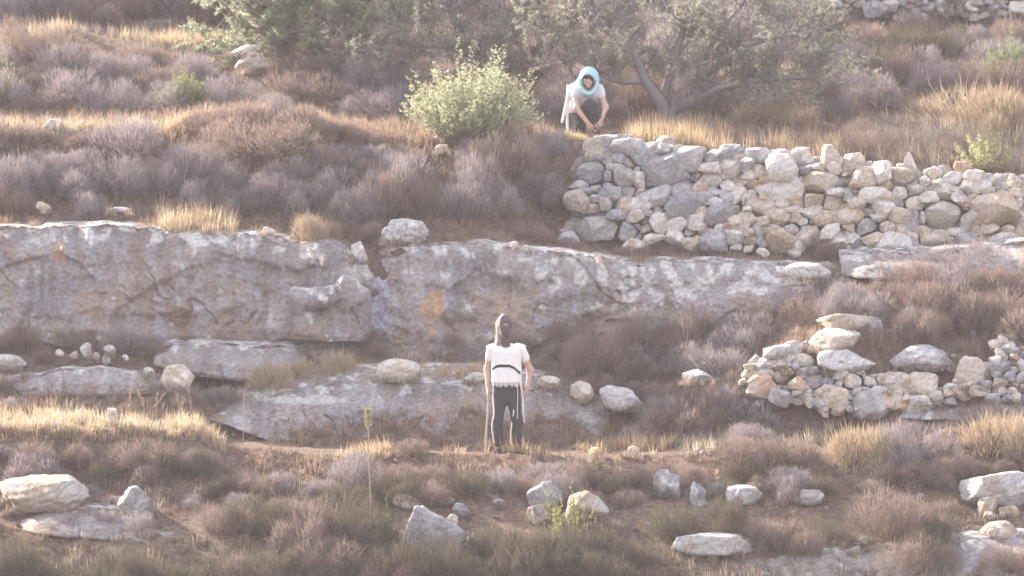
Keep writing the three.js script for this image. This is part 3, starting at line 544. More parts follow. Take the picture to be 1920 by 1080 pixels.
// grass over the part [t0, t1] between two lines of the hillside; dens is how many tufts per square metre of it
function meadow(label, zones, seed) {
  const R = rng(seed), spots = [[], [], []];
  for (const { k, t0 = 0, t1 = 1, x0, x1, dens, h = 1, c = DRY, c2 = null, patch = 0 } of zones) {
    const a = surf(x0, k, t0), b = surf(x1, k, t0), d = surf((x0 + x1) / 2, k, t1), e = surf((x0 + x1) / 2, k, t0);
    const n = Math.round(dens * Math.abs(b.x - a.x) * Math.max(0.15, Math.hypot(d.y - e.y, d.z - e.z)));
    for (let i = 0; i < n; i++) {
      const px = lerp(x0, x1, R()), t = lerp(t0, t1, R()), p = surf(px, k, t); p.y += bump(p);
      const m = fbm(p.x * 0.9 + seed, p.z * 0.9, 4.4, 3);
      if (patch && m < patch - 0.35 + 0.25 * R()) continue;
      const sc = (0.65 + 0.6 * R()) * (1 + 0.6 * m);
      spots[Math.floor(R() * 3)].push({ p, ry: R() * 6.28, rx: (R() - 0.5) * 0.3, rz: (R() - 0.5) * 0.3, s: sc, sy: sc * h, c: jit(R, c2 && m + 0.3 * (R() - 0.5) > 0 ? c2 : c, 0.35) });
    }
  }
  spots.forEach((s, i) => s.length && cover('dry_grass', label, 'grass', tufts[i], M.leaf, s));
}
meadow('golden dry grass along the lips of the terraces', [
  { k: 4, x0: -420, x1: 420, dens: 190, h: 1.0, c: STRAW, c2: STRAW_PALE, patch: 0.1 }, { k: 4, x0: 400, x1: 1260, dens: 150, h: 0.95, c: STRAW, c2: [0.44, 0.34, 0.22], patch: 0.42 }, { k: 4, x0: 1260, x1: 2340, dens: 90, h: 0.9, c: STRAW_PALE, c2: DRY, patch: 0.25 },
  { k: 3, t0: 0.82, t1: 1, x0: -420, x1: 430, dens: 150, h: 1.0, c: STRAW }, { k: 3, t0: 0.86, t1: 1, x0: 430, x1: 1300, dens: 150, h: 0.9, c: STRAW, patch: 0.42 },
  { k: 6, t0: 0, t1: 0.8, x0: 660, x1: 930, dens: 200, h: 1.1, c: STRAW, c2: [0.58, 0.44, 0.24] }, { k: 6, t0: 0.2, t1: 1, x0: 930, x1: 1100, dens: 80, h: 0.8, c: DRY },
  { k: 8, t0: 0, t1: 1, x0: 300, x1: 440, dens: 160, h: 1.4, c: STRAW }, { k: 8, x0: -420, x1: 1080, dens: 60, h: 0.7, c: DRY, c2: RUST },
  { k: 9, t0: 0.9, t1: 1, x0: -420, x1: 150, dens: 200, h: 1.2, c: STRAW, c2: STRAW_PALE, patch: 0.35 }, { k: 9, t0: 0.85, t1: 1, x0: 280, x1: 640, dens: 160, h: 1.1, c: [0.44, 0.33, 0.235] }, { k: 9, t0: 0.93, t1: 1, x0: 640, x1: 900, dens: 100, h: 0.9, c: RUST },
  { k: 10, t0: 0.02, t1: 0.55, x0: 1165, x1: 1600, dens: 130, h: 1.7, c: STRAW, c2: [0.5, 0.39, 0.26], patch: 0.3 }, { k: 10, t0: 0.05, t1: 0.9, x0: 1600, x1: 2340, dens: 70, h: 1.6, c: STRAW_PALE, c2: DRY }, { k: 10, t0: 0, t1: 0.3, x0: -420, x1: 640, dens: 60, h: 1.0, c: STRAW },
  { k: 10, t0: 0, t1: 0.12, x0: 1050, x1: 1100, dens: 160, h: 0.8, c: STRAW },
  { k: 11, t0: 0.9, t1: 1, x0: 120, x1: 520, dens: 110, h: 1.3, c: STRAW, patch: 0.35 }, { k: 12, t0: 0, t1: 0.25, x0: 60, x1: 520, dens: 110, h: 1.2, c: STRAW, patch: 0.3 },
], 3);
meadow('short withered grass and litter on the banks', [
  { k: 1, x0: -420, x1: 2340, dens: 60, h: 0.9, c: [0.2, 0.155, 0.115], c2: DRY }, { k: 2, x0: -420, x1: 2340, dens: 60, h: 0.8, c: [0.23, 0.17, 0.12], c2: DRY, patch: 0.2 }, { k: 3, x0: -420, x1: 2340, dens: 70, h: 0.8, c: DRY, c2: RUST, patch: 0.1 },
  { k: 5, x0: -420, x1: 2340, dens: 70, h: 0.9, c: DRY, c2: RUST }, { k: 6, x0: -420, x1: 2340, dens: 60, h: 0.9, c: DRY, c2: RUST },
  { k: 7, x0: 1500, x1: 2340, dens: 60, h: 0.8, c: DRY }, { k: 8, x0: 1060, x1: 2340, dens: 60, h: 0.7, c: DRY, c2: RUST }, { k: 9, x0: -420, x1: 1060, dens: 55, h: 1.1, c: DRY, c2: RUST },
  { k: 10, x0: -420, x1: 1040, dens: 35, h: 1.1, c: DRY, c2: RUST }, { k: 10, x0: 1040, x1: 1170, dens: 30, h: 0.5, c: DRY, c2: RUST }, { k: 10, x0: 1170, x1: 2340, dens: 35, h: 1.1, c: DRY, c2: RUST }, { k: 11, x0: -420, x1: 2340, dens: 40, h: 1.1, c: [0.25, 0.205, 0.175], c2: DRY, patch: 0.15 }, { k: 12, x0: -420, x1: 2340, dens: 24, h: 1.1, c: [0.25, 0.205, 0.175] }, { k: 13, x0: -420, x1: 2340, dens: 8, h: 1.3, c: DRY },
], 7);
{                                                                      // tufts that grow round the feet of stones and outcrops
  const R = rng(71), spots = [[], [], []];
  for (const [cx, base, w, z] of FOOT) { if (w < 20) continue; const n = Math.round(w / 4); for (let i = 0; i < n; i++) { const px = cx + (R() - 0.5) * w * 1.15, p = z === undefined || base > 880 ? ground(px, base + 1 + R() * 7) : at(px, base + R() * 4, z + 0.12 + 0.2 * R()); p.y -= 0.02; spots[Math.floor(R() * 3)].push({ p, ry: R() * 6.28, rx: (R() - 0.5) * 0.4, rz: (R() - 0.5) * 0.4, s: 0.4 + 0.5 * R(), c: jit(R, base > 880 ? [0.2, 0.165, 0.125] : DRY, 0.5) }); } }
  spots.forEach((s, i) => s.length && cover('dry_grass', 'short dry tufts growing round the feet of boulders', 'grass', tufts[i], M.leaf, s));
}
{
  const R = rng(88), spots = [], pal = [T_CREAM, G_PALE, G_MID, T_WARM, G_WHITE, SOIL_RED];
  for (let i = 0; i < 2600; i++) {
    const k = pick(R, [1, 2, 2, 3, 3, 5, 6, 8, 9, 11, 11, 11]), p = surf(-60 + R() * 2040, k, R()); p.y += bump(p);
    const s = 0.012 + 0.05 * Math.pow(R(), 4) ; spots.push({ p, rx: R() * 6, ry: R() * 6, rz: R() * 6, s, sy: s * 0.7, c: pick(R, pal) });
  }
  const g = blockGeo(1.7, 1.5, 1.7, 5, { detail: 1, tone: [1, 1, 1], tone2: [0.9, 0.9, 0.9], crust: 0, dark: 0, ochre: 0 });
  cover('gravel', 'scattered pebbles and stone chips on the soil', 'gravel', g, M.rock, spots);
}

// ---------------------------------------------------------------- shrubs
// a cushion of fine thorny twigs: several overlapping domes of short blades over a tangle of stems; about 1 m wide, 0.55 m tall
function cushionGeo(seed, o = {}) {
  const R = rng(seed), L = [], lobes = [], nl = o.lobes ?? 6, N = o.n ?? 5600, c = o.c;
  lobes.push([0, 0, 0, 0.34, 0.5]);
  for (let i = 1; i < nl; i++) { const a = R() * 6.283, r = 0.14 + 0.22 * R(); lobes.push([Math.cos(a) * r, 0, Math.sin(a) * r, 0.15 + 0.15 * R(), 0.24 + 0.26 * R()]); }
  for (let i = 0; i < N; i++) {
    const l = lobes[Math.floor(Math.pow(R(), 0.8) * nl)], a = R() * 6.283, y = Math.pow(R(), 0.7), r = Math.sqrt(1 - y * y);
    const dx = Math.cos(a) * r, dz = Math.sin(a) * r, k = 1 - 0.42 * R() * R() - 0.1 * Math.abs(noise(dx * 3 + seed, y * 3, dz * 3) * 2);
    const x = l[0] + dx * l[3] * k, yy = y * l[4] * k, z = l[2] + dz * l[3] * k;
    const up = o.up ?? 0.7, j = 0.5;
    const vx = dx + (R() - 0.5) * j, vy = y * 0.8 + up * (0.4 + 0.6 * R()), vz = dz + (R() - 0.5) * j, n = 1 / Math.hypot(vx, vy, vz);
    const len = (o.len ?? 0.075) * (0.5 + R() * 0.9) * (R() < 0.07 ? 2.1 : 1);
    if (noise(x * 7 + seed, yy * 7, z * 7) > 0.22 + 0.2 * R()) continue;
    L.push([x, yy, z, vx * n, vy * n, vz * n, len, (o.w ?? 0.0048) * (0.6 + 0.8 * R()), jit(R, R() < (o.mix ?? 0.25) ? o.c2 : c, 0.5), (R() - 0.5) * 0.5, R() * 6.283]);
  }
  for (let i = 0; i < (o.stems ?? 240); i++) { const l = pick(R, lobes), a = R() * 6.283, y = 0.3 + 0.7 * R(), r = Math.sqrt(1 - y * y) ; L.push([l[0] * 0.5, 0, l[2] * 0.5, Math.cos(a) * r * l[3] + l[0] * 0.5, y * l[4], Math.sin(a) * r * l[3] + l[2] * 0.5, 0.9 + 0.25 * R(), 0.006, jit(R, o.cs ?? c, 0.5), (R() - 0.5) * 0.15, R() * 6.283]); }
  return blades(L);
}
// upright leafy shoots: narrow leaves up each stem; about 1 m wide and 1 m tall
function shootGeo(seed, o = {}) {
  const R = rng(seed), leaf = [], stem = [], n = o.shoots ?? 90;
  for (let i = 0; i < n; i++) {
    const a = R() * 6.283, r = 0.42 * Math.sqrt(R()), bx = Math.cos(a) * r * 0.45, bz = Math.sin(a) * r * 0.45, hh = (o.h ?? 0.95) * (1 - 0.75 * (r / 0.42) ** 2 * 0.75) * (0.5 + 0.42 * R() + (R() < 0.12 ? 0.35 : 0));
    const ex = Math.cos(a) * r * 1.1 + (R() - 0.5) * 0.12, ez = Math.sin(a) * r * 1.1 + (R() - 0.5) * 0.12;
    const vx = ex - bx, vz = ez - bz;
    stem.push([bx, 0, bz, vx / hh, 1, vz / hh, hh, 0.007, jit(R, o.cs ?? [0.2, 0.17, 0.11], 0.3), 0, R() * 6.28]);
    const nl = Math.round((o.perM ?? 70) * hh);
    for (let j = 0; j < nl; j++) {
      const t = 0.12 + 0.88 * Math.pow(R(), 0.75), q = R() * 6.283, out = 0.75, up = 0.75 + 0.5 * t;
      const m = 1 / Math.hypot(out, up); const sp = (o.spread ?? 0.03) * (1.2 - t);
      leaf.push([bx + vx * t + Math.cos(q) * sp, hh * t, bz + vz * t + Math.sin(q) * sp, Math.cos(q) * out * m, up * m, Math.sin(q) * out * m, (o.len ?? 0.06) * (0.55 + 0.7 * R()) * (1.15 - 0.4 * t), (o.w ?? 0.016) * (0.7 + 0.6 * R()), jit(R, R() < 0.3 ? o.c2 : o.c, 0.45), (R() - 0.3) * 0.5, q + 1.57 + (R() - 0.5)]);
    }
  }
  return { leaf: blades(leaf), stem: blades(stem) };
}
const GREY_C = [0.27, 0.225, 0.21], MAUVE_C = [0.33, 0.285, 0.295], BROWN_C = [0.3, 0.225, 0.185], STRAW_C = [0.44, 0.355, 0.25];
const KIND = {
  grey: [1, 2, 3].map(i => cushionGeo(100 + i, { c: MAUVE_C, c2: [0.33, 0.3, 0.3], cs: [0.16, 0.13, 0.12], lobes: 5 + i })),
  brown: [1, 2, 3].map(i => cushionGeo(200 + i, { c: BROWN_C, c2: GREY_C, cs: [0.15, 0.11, 0.09], lobes: 5 + i, mix: 0.4 })),
  straw: [1, 2].map(i => cushionGeo(300 + i, { c: STRAW_C, c2: [0.5, 0.4, 0.28], cs: DRY, up: 1.5, len: 0.12, w: 0.0055, n: 4200 })),
  mound: [1, 2].map(i => cushionGeo(600 + i, { c: [0.33, 0.24, 0.185], c2: [0.34, 0.29, 0.265], cs: [0.15, 0.11, 0.09], lobes: 11, n: 11000, len: 0.042, w: 0.0032, up: 0.5, mix: 0.4 })),
  dark: [1, 2, 3].map(i => cushionGeo(400 + i, { c: [0.13, 0.118, 0.085], c2: [0.2, 0.16, 0.125], cs: [0.1, 0.08, 0.065], lobes: 6 + i, len: 0.085 })),
};
const PROTO = {};
function cushion(kind, v) {
  const key = kind + v; if (PROTO[key]) return PROTO[key].clone();
  const o = new THREE.Group(); part('foliage', KIND[kind][v], M.twig, o); return PROTO[key] = o;
}
const SN = { mound: 'thorny_shrub', grey: 'thorny_shrub', brown: 'thorny_shrub', straw: 'dry_tussock', dark: 'dark_shrub' };
const Rs = rng(500);
function shrub(kind, px, py, w, h, label, group, dz = 0) {
  const p = ground(px, py), s = MPP(p.z), v = Math.floor(Rs() * KIND[kind].length), o = cushion(kind, v);
  o.name = numbered(SN[kind]); p.z += dz; o.position.copy(p); o.position.y -= 0.03; o.rotation.y = Rs() * 6.283; o.scale.set(w * s / 0.98, h * s / 0.56, w * s / 0.98 * 0.85);
  tag(o, label, kind === 'straw' ? 'dry tussock' : 'shrub', group); scene.add(o); return o;
}
const ROWS = [[838, 330, 120], [835, 385, 90]];                                                        // [px, py] of what has been planted, so that the filling keeps its distance
const S = (kind, px, py, w, h, label, group) => { ROWS.push([px, py, w]); return shrub(kind, px, py, w, h, label, group); };
// those the photograph picks out
S('mound', 490, 290, 340, 128, 'largest rust brown shrub mound with a sunlit crown, left of the pale green bush');
for (const [x, y, w, h, l] of [[385, 242, 130, 44, 'low sunlit rusty cushion on the left shoulder of the largest mound'], [430, 236, 150, 56, 'sunlit rusty shrub just left of the crown of the largest mound'], [560, 236, 150, 52, 'sunlit rusty shrub just right of the crown of the largest mound'], [615, 250, 120, 40, 'low sunlit brown cushion on the right shoulder of the largest mound'], [40, 262, 150, 40, 'sunlit straw brown shrub on the lip by the left edge'], [180, 266, 150, 34, 'low sunlit brown shrub on the lip right of the white stone at the far left']]) S('brown', x, y, w, h, l);
S('mound', 60, 112, 200, 100, 'big dark rusty shrub in the top left corner');
S('grey', 150, 190, 190, 76, 'wide grey shrub on the slope below the top left corner');
S('grey', 300, 62, 120, 34, 'low pale grey shrub behind the sunlit grass at the top left');
S('grey', 262, 150, 110, 60, 'dark grey shrub left of the small pale green bush');
S('grey', 440, 205, 150, 76, 'grey green shrub below the cream boulder and the leaning slab');
S('brown', 560, 190, 170, 70, 'brown shrub on the slope right of the cream boulder');
S('grey', 690, 225, 150, 70, 'grey shrub behind the sunlit rusty tufts, left of the pale green bush');
S('brown', 695, 272, 120, 44, 'small sunlit rusty cushion at the left foot of the pale green bush');
S('mound', 955, 330, 210, 120, 'large brown shrub between the pale green bush and the stone wall');
S('grey', 1005, 388, 130, 76, 'pale grey shrub against the left end of the stone wall');
S('grey', 520, 385, 140, 74, 'blue grey shrub under the largest rusty mound');
S('grey', 640, 380, 150, 80, 'palest grey shrub on the bank, right under the largest rusty mound');
S('straw', 590, 448, 110, 54, 'sunlit straw coloured tussock on the lip of the rock face');
S('brown', 690, 452, 110, 50, 'brown cushion left of the pitted white boulder');
S('straw', 375, 428, 120, 34, 'sunlit dry tussock over the left half of the rock face');
S('brown', 985, 452, 130, 50, 'brown shrub on the lip above the middle of the rock face');
S('straw', 610, 716, 120, 66, 'pale straw tussock at the right end of the white crusted outcrop');
S('straw', 500, 740, 120, 66, 'pale dry tussock spilling in front of the white crusted outcrop');
S('brown', 500, 660, 120, 56, 'brown shrub under the overhang in the rock face');
S('brown', 690, 676, 130, 60, 'brown shrub at the foot of the blue streak in the rock face');
S('brown', 820, 690, 130, 54, 'brown shrub at the foot of the orange stain in the rock face');
S('brown', 150, 650, 150, 50, 'low brown shrub at the foot of the rock face on the left');
S('brown', 40, 655, 130, 60, 'brown shrub at the foot of the rock face by the left edge');
S('brown', 148, 872, 90, 62, 'tawny round cushion under the golden grass strip on the left');
S('brown', 770, 856, 80, 46, 'orange brown cushion on the lip left of the standing person');
S('brown', 1310, 478, 120, 46, 'brown shrub at the foot of the large stone wall, its left half');
S('brown', 1540, 490, 110, 62, 'dark brown round shrub at the foot of the large stone wall');
S('grey', 1800, 505, 200, 62, 'grey shrub covering the right end of the wall foot');
S('grey', 1660, 500, 120, 40, 'little grey shrub in front of the blue grey rock shelf');
S('brown', 1480, 870, 150, 62, 'sunlit tawny shrub on the lip in the right foreground');
S('brown', 1380, 862, 160, 62, 'sunlit orange brown shrub on the lip right of the standing person');
S('straw', 1600, 870, 170, 80, 'pale straw shrub on the lip under the low rubble wall');
S('grey', 1720, 870, 190, 100, 'grey and straw shrub on the lip toward the right edge');
S('straw', 1860, 850, 190, 80, 'pale tussocky shrub on the lip at the right edge');
S('mound', 1640, 290, 200, 80, 'brown shrub on top of the large stone wall');
S('brown', 1800, 300, 150, 60, 'dull brown shrub behind the right half of the large stone wall');
S('straw', 1800, 240, 260, 90, 'pale straw thicket on the terrace at the right, under the green bush');
S('straw', 1900, 260, 160, 90, 'straw thicket by the right edge above the large stone wall');
S('straw', 1420, 236, 150, 60, 'pale brush under the low branches of the big grey tree');
// rows of look-alikes, filled in between; each named after the nearest landmark where that singles it out
const LM = [[490, 260, 'largest rusty shrub mound'], [884, 190, 'large pale green bush'], [345, 180, 'small pale green bush'], [470, 118, 'cream boulder under the slab'], [1103, 190, 'crouching person'], [950, 720, 'standing person'], [768, 435, 'large pitted boulder'], [672, 470, 'stone in the rock notch'], [590, 425, 'sunlit tussock on the rock lip'], [375, 412, 'sunlit tussock above the rock face'], [224, 394, 'flat white stone'], [80, 386, 'pale stone above the rock face'], [98, 240, 'white stone at far left'], [828, 278, 'warm stone on bare soil'], [744, 695, 'rounded cream boulder'], [338, 708, 'pointed cream boulder'], [815, 585, 'orange rock stain'], [430, 680, 'white crusted outcrop'], [1164, 746, 'flat white rock'], [1306, 706, 'blue grey flat rock'], [1568, 636, 'smooth cream block'], [1732, 670, 'mottled boulder'], [1814, 700, 'tall cream boulder'], [1446, 678, 'flat stone ending the rubble wall'], [1520, 510, 'white topped boulder'], [1700, 500, 'blue grey rock shelf'], [84, 920, 'biggest left boulder'], [254, 936, 'blunt grey boulder'], [792, 985, 'grey slanting boulder'], [1014, 922, 'dark grey boulder'], [1092, 946, 'mottled foreground boulder'], [1248, 902, 'speckled rock'], [1392, 925, 'long low cream rock'], [1518, 930, 'heart shaped rock'], [1862, 910, 'biggest right boulder'], [1328, 1016, 'long white slab'], [1118, 850, 'round ochre stone'], [694, 880, 'thin sapling'], [716, 1000, 'dark green shrub'], [1062, 960, 'tall yellow green weed'], [1240, 160, 'big grey tree trunk'], [905, 150, 'leaning grey tree'], [528, 70, 'leafy olive tree'], [690, 110, 'pale grey green tree'], [1900, 130, 'rounded green bush'], [1845, 270, 'yellow green shoots'], [1640, 80, 'small green bush at top right'], [148, 840, 'tawny round cushion'], [1720, 20, 'top right stone wall'], [300, 48, 'pale grey shrub at the top']];
const usedLabels = new Set(), KW = { grey: 'grey thorny shrub', brown: 'brown thorny shrub', dark: 'dark dull shrub', straw: 'pale tussock' };
function nearLabel(kind, px, py, fallback) {
  const near = LM.map(l => [Math.hypot(px - l[0], (py - 18 - l[1]) * 1.5), l]).sort((a, b) => a[0] - b[0]).slice(0, 4);
  for (const [d, l] of near) {
    if (d > 260) break; const dx = px - l[0], dy = (py - 18 - l[1]) * 1.5, how = Math.abs(dx) > Math.abs(dy) ? (dx < 0 ? 'left of' : 'right of') : (dy < 0 ? 'above' : 'below');
    const lab = `${KW[kind]} ${d < 110 ? 'close ' : 'a little way '}${how} the ${l[2]}`; if (!usedLabels.has(lab)) { usedLabels.add(lab); return lab; }
  }
  return fallback;
}
function fill(kinds, x0, x1, yTop, yFoot, n, w0, w1, ratio, label, group, seed, gap = 0.5) {
  const R = rng(seed); let made = 0;
  for (let t = 0; t < n * 14 && made < n; t++) {
    const px = lerp(x0, x1, R()), a = typeof yTop === 'function' ? yTop(px) : yTop, b = typeof yFoot === 'function' ? yFoot(px) : yFoot, py = lerp(a, b, R()), w = lerp(w0, w1, R());
    const hh = w * ratio; if (CLEAR.some(q => Math.abs(px - q[0]) < (w * 0.8 + q[2]) * 0.5 && py > q[1] - 8 && py - hh < q[1] - 0.3 * q[3])) continue;
    if (ROWS.some(q => Math.hypot((q[0] - px), (q[1] - py) * 2.2) < (q[2] + w) * 0.5 * gap)) continue;
    const kd = pick(R, kinds); S(kd, px, py, w, w * ratio * (0.8 + 0.5 * R()), nearLabel(kd, px, py, label), group); made++;
  }
}
const bankG = 'low thorny shrubs on the bank between upper terrace and rock face', slopeG = 'thorny shrubs on the slope right of the rock face', frontG = 'dark shrubs along the bottom edge', upG = 'shrubs on the upper slope at the left', midG = 'low shrubs at the foot of the rock face', topG = 'dark shrubs under the wall at the top right', treeG = 'brush under the trees', lipG = 'shrubs on the bank below the grassy lip';
fill(['grey', 'grey', 'brown'], -40, 1060, x => x > 300 && x < 640 ? 300 : 290, 418, 46, 100, 190, 0.5, 'low grey brown thorny shrub on the bank left of the stone wall', bankG, 21, 0.46);
fill(['brown', 'grey', 'brown'], 1120, 1980, x => lerp(690, 545, clamp((x - 1120) / 500, 0, 1)), x => x < 1400 ? 830 : x < 1620 ? 610 : 640, 56, 100, 200, 0.5, 'grey brown thorny shrub on the slope between rock face and low rubble wall', slopeG, 22, 0.42);
fill(['brown', 'grey'], 1150, 1420, 720, 835, 12, 100, 170, 0.5, 'grey brown thorny shrub on the slope between rock face and low rubble wall', slopeG, 32, 0.42);
fill(['brown', 'grey'], -40, 700, x => 120, 222, 18, 90, 170, 0.5, 'dull shrub on the upper slope left of the trees', upG, 23, 0.5);
fill(['brown', 'grey'], -40, 1500, -40, 56, 50, 110, 200, 0.6, 'grey shrub on the hillside along the top edge', 'shrubs along the top edge', 24, 0.45);
fill(['brown', 'brown', 'grey'], -40, 1130, 640, 690, 14, 90, 150, 0.42, 'low brown shrub along the foot of the rock face', midG, 25, 0.5);
fill(['brown', 'grey'], -40, 420, 735, 775, 9, 70, 130, 0.42, 'low shrub on the bank below the row of flat pale rock', 'low shrubs behind the golden grass strip', 26, 0.5);
fill(["dark", "dark", "brown"], -40, 1960, 1000, 1120, 80, 130, 240, 0.5, 'dark shrub along the bottom edge of the picture', frontG, 27, 0.42);
fill(['brown', 'dark', 'brown', 'grey'], -40, 1960, x => lineAt(4, x)[0] + 48, x => lineAt(4, x)[0] + 100, 46, 80, 140, 0.46, 'dull brown shrub on the bank below the grassy lip', lipG, 28, 0.42);
fill(['brown', 'grey', 'dark'], 1440, 1960, 52, 104, 16, 100, 180, 0.42, 'dark shrub under the wall in the top right corner', topG, 29, 0.45);
fill(['grey', 'grey', 'brown'], 620, 1960, 60, 226, 60, 100, 190, 0.5, 'grey brush under and between the trees', treeG, 30, 0.5);
fill(['brown', 'grey'], -40, 1900, 925, 1000, 16, 60, 110, 0.42, 'small dull shrub among the boulders of the foreground', 'small shrubs among the foreground boulders', 31, 0.7);
// leafy green bushes
function leafy(name, px, py, w, h, label, o, z) {
  const p = z === undefined ? ground(px, py) : at(px, py, z), s = MPP(p.z), t = thing(name, label, 'bush', p), g = shootGeo(o.seed ?? px, o);
  part('stems', g.stem, M.twig, t); part('foliage', g.leaf, M.leaf, t);
  t.scale.set(w * s, h * s, w * s * 0.8); return t;
}
const PALE_G = { c: [0.36, 0.385, 0.245], c2: [0.47, 0.48, 0.34], shoots: 340, perM: 74, len: 0.045, w: 0.0125, h: 1.0 };
leafy('green_bush', 884, 262, 285, 160, 'large pale green leafy bush left of the crouching person', PALE_G);
leafy('green_bush', 345, 206, 126, 70, 'small pale green bush on the left upper slope', { ...PALE_G, shoots: 160, len: 0.06, w: 0.02, c: [0.22, 0.25, 0.13], c2: [0.27, 0.29, 0.16] });
leafy('green_bush', 1900, 172, 150, 110, 'rounded green bush at the right edge, upper terrace', { ...PALE_G, shoots: 170, c: [0.2, 0.25, 0.13], c2: [0.28, 0.31, 0.17], len: 0.055, w: 0.018 });
leafy('green_bush', 1845, 322, 150, 96, 'yellow green shoots behind the right end of the large stone wall', { ...PALE_G, shoots: 60, perM: 50, c: [0.36, 0.36, 0.16], len: 0.065, w: 0.018 });
leafy('green_bush', 8, 200, 60, 110, 'narrow green bush cut by the left edge of the upper slope', { ...PALE_G, shoots: 60, len: 0.06, w: 0.02, c: [0.23, 0.26, 0.14] });
leafy('green_bush', 1640, 110, 90, 60, 'small green bush below the wall in the top right corner', { ...PALE_G, shoots: 60, len: 0.07, w: 0.022, c: [0.24, 0.26, 0.13] });
leafy('green_weed', 1062, 1050, 150, 200, 'tall yellow green weed in front of the two mottled foreground boulders', { shoots: 34, perM: 46, len: 0.05, w: 0.018, spread: 0.02, c: [0.2, 0.21, 0.085], c2: [0.3, 0.29, 0.12], cs: [0.14, 0.14, 0.07], h: 1.0 }, 2.6);
leafy('green_bush', 716, 1040, 110, 90, 'dark green shrub left of the slanting foreground boulder', { shoots: 110, perM: 60, len: 0.06, w: 0.02, c: [0.09, 0.115, 0.05], c2: [0.13, 0.16, 0.07], h: 1.0 }, 2.75);
leafy('green_bush', 1040, 1120, 230, 110, 'dark green shrub at the bottom edge under the tall weed', { shoots: 200, perM: 60, len: 0.06, w: 0.02, c: [0.09, 0.11, 0.055], c2: [0.13, 0.15, 0.075], h: 1.0 }, 3.2);
// a staff-thin sapling and dead stalks
{
  const p = at(694, 985, 2.2), s = MPP(p.z), t = thing('sapling', 'thin pale sapling with a tuft of yellow green leaves at its tip', 'sapling', p), R = rng(61);
  const pts = [[694, 985], [694, 930], [692, 870], [691, 810], [689, 780]].map(([x, y]) => at(x, y, 2.2).sub(p));
  const tg = new THREE.TubeGeometry(new THREE.CatmullRomCurve3(pts), 20, 0.009, 6); const cc = []; for (let i = 0; i < tg.attributes.position.count; i++) cc.push(0.46, 0.4, 0.34); tg.setAttribute('color', new THREE.Float32BufferAttribute(cc, 3));
  part('stem', tg, M.wood, t);
  const L = []; for (let i = 0; i < 90; i++) { const q = R() * 6.28, y = R(), r = 0.03 + 0.04 * Math.sin(y * 3.1); const b = at(689 + (R() - 0.5) * 6, 808 - y * 40, 2.2).sub(p); L.push([b.x, b.y, b.z, Math.cos(q) * 0.6, 0.8, Math.sin(q) * 0.6, 0.07 + 0.04 * R(), 0.014, jit(R, [0.26, 0.26, 0.12], 0.4), 0.3, q + 1.57]); }
  part('leaves', blades(L), M.leaf, t);
}
for (const [x0, y0, x1, y1, txt] of [[236, 785, 246, 728, 'leftmost'], [275, 788, 256, 728, 'second from the left'], [290, 786, 294, 738, 'third from the left'], [288, 760, 310, 738, 'short forked'], [330, 795, 345, 748, 'fourth from the left'], [362, 800, 352, 725, 'tallest, slanting'], [455, 830, 457, 735, 'rightmost']]) {
  const p = at(x0, y0, -0.1), R = rng(x0), a = at(x1, y1, -0.1 + 0.1 * R()).sub(p), L = [];
  const m = a.clone().multiplyScalar(0.5); m.x += 0.02;
  const g = new THREE.TubeGeometry(new THREE.CatmullRomCurve3([new THREE.Vector3(0, -0.03, 0), m, a]), 10, 0.0055, 5), c = []; for (let i = 0; i < g.attributes.position.count; i++) c.push(0.42, 0.33, 0.24); g.setAttribute('color', new THREE.Float32BufferAttribute(c, 3)); g.deleteAttribute('uv');
  for (let i = 0; i < 14; i++) { const t = 0.4 + 0.6 * R(), q = R() * 6.28; L.push([a.x * t, a.y * t, a.z * t, Math.cos(q) * 0.6, 0.7, Math.sin(q) * 0.6, 0.05 + 0.05 * R(), 0.006, [0.42, 0.33, 0.24], 0.2, q]); }
  single('dead_stalk', mergeGeometries([g, blades(L)]), M.twig, `${txt} dead stalk standing in the golden grass strip at the left`, 'dead plant', p);
}

// ---------------------------------------------------------------- trees
const _up = new THREE.Vector3(0, 1, 0);
function tube(pts, r0, r1, col, R) {
  const c = new THREE.CatmullRomCurve3(pts), seg = Math.max(3, Math.min(14, pts.length * 3)), rad = r0 > 0.05 ? 7 : r0 > 0.02 ? 5 : 3, g = new THREE.TubeGeometry(c, seg, 1, rad), P = g.attributes.position, N = g.attributes.normal, C = [];
  for (let i = 0; i < P.count; i++) { const t = Math.floor(i / (rad + 1)) / seg, q = c.getPointAt(t), r = lerp(r0, r1, t) * (1 + 0.18 * noise(q.x * 9 + i, q.y * 6, q.z * 9)); P.setXYZ(i, q.x + N.getX(i) * r, q.y + N.getY(i) * r, q.z + N.getZ(i) * r); const k = 1 + 0.35 * noise(q.x * 12, q.y * 12, i); C.push(col[0] * k, col[1] * k, col[2] * k); }
  g.setAttribute('color', new THREE.Float32BufferAttribute(C, 3)); return g;
}
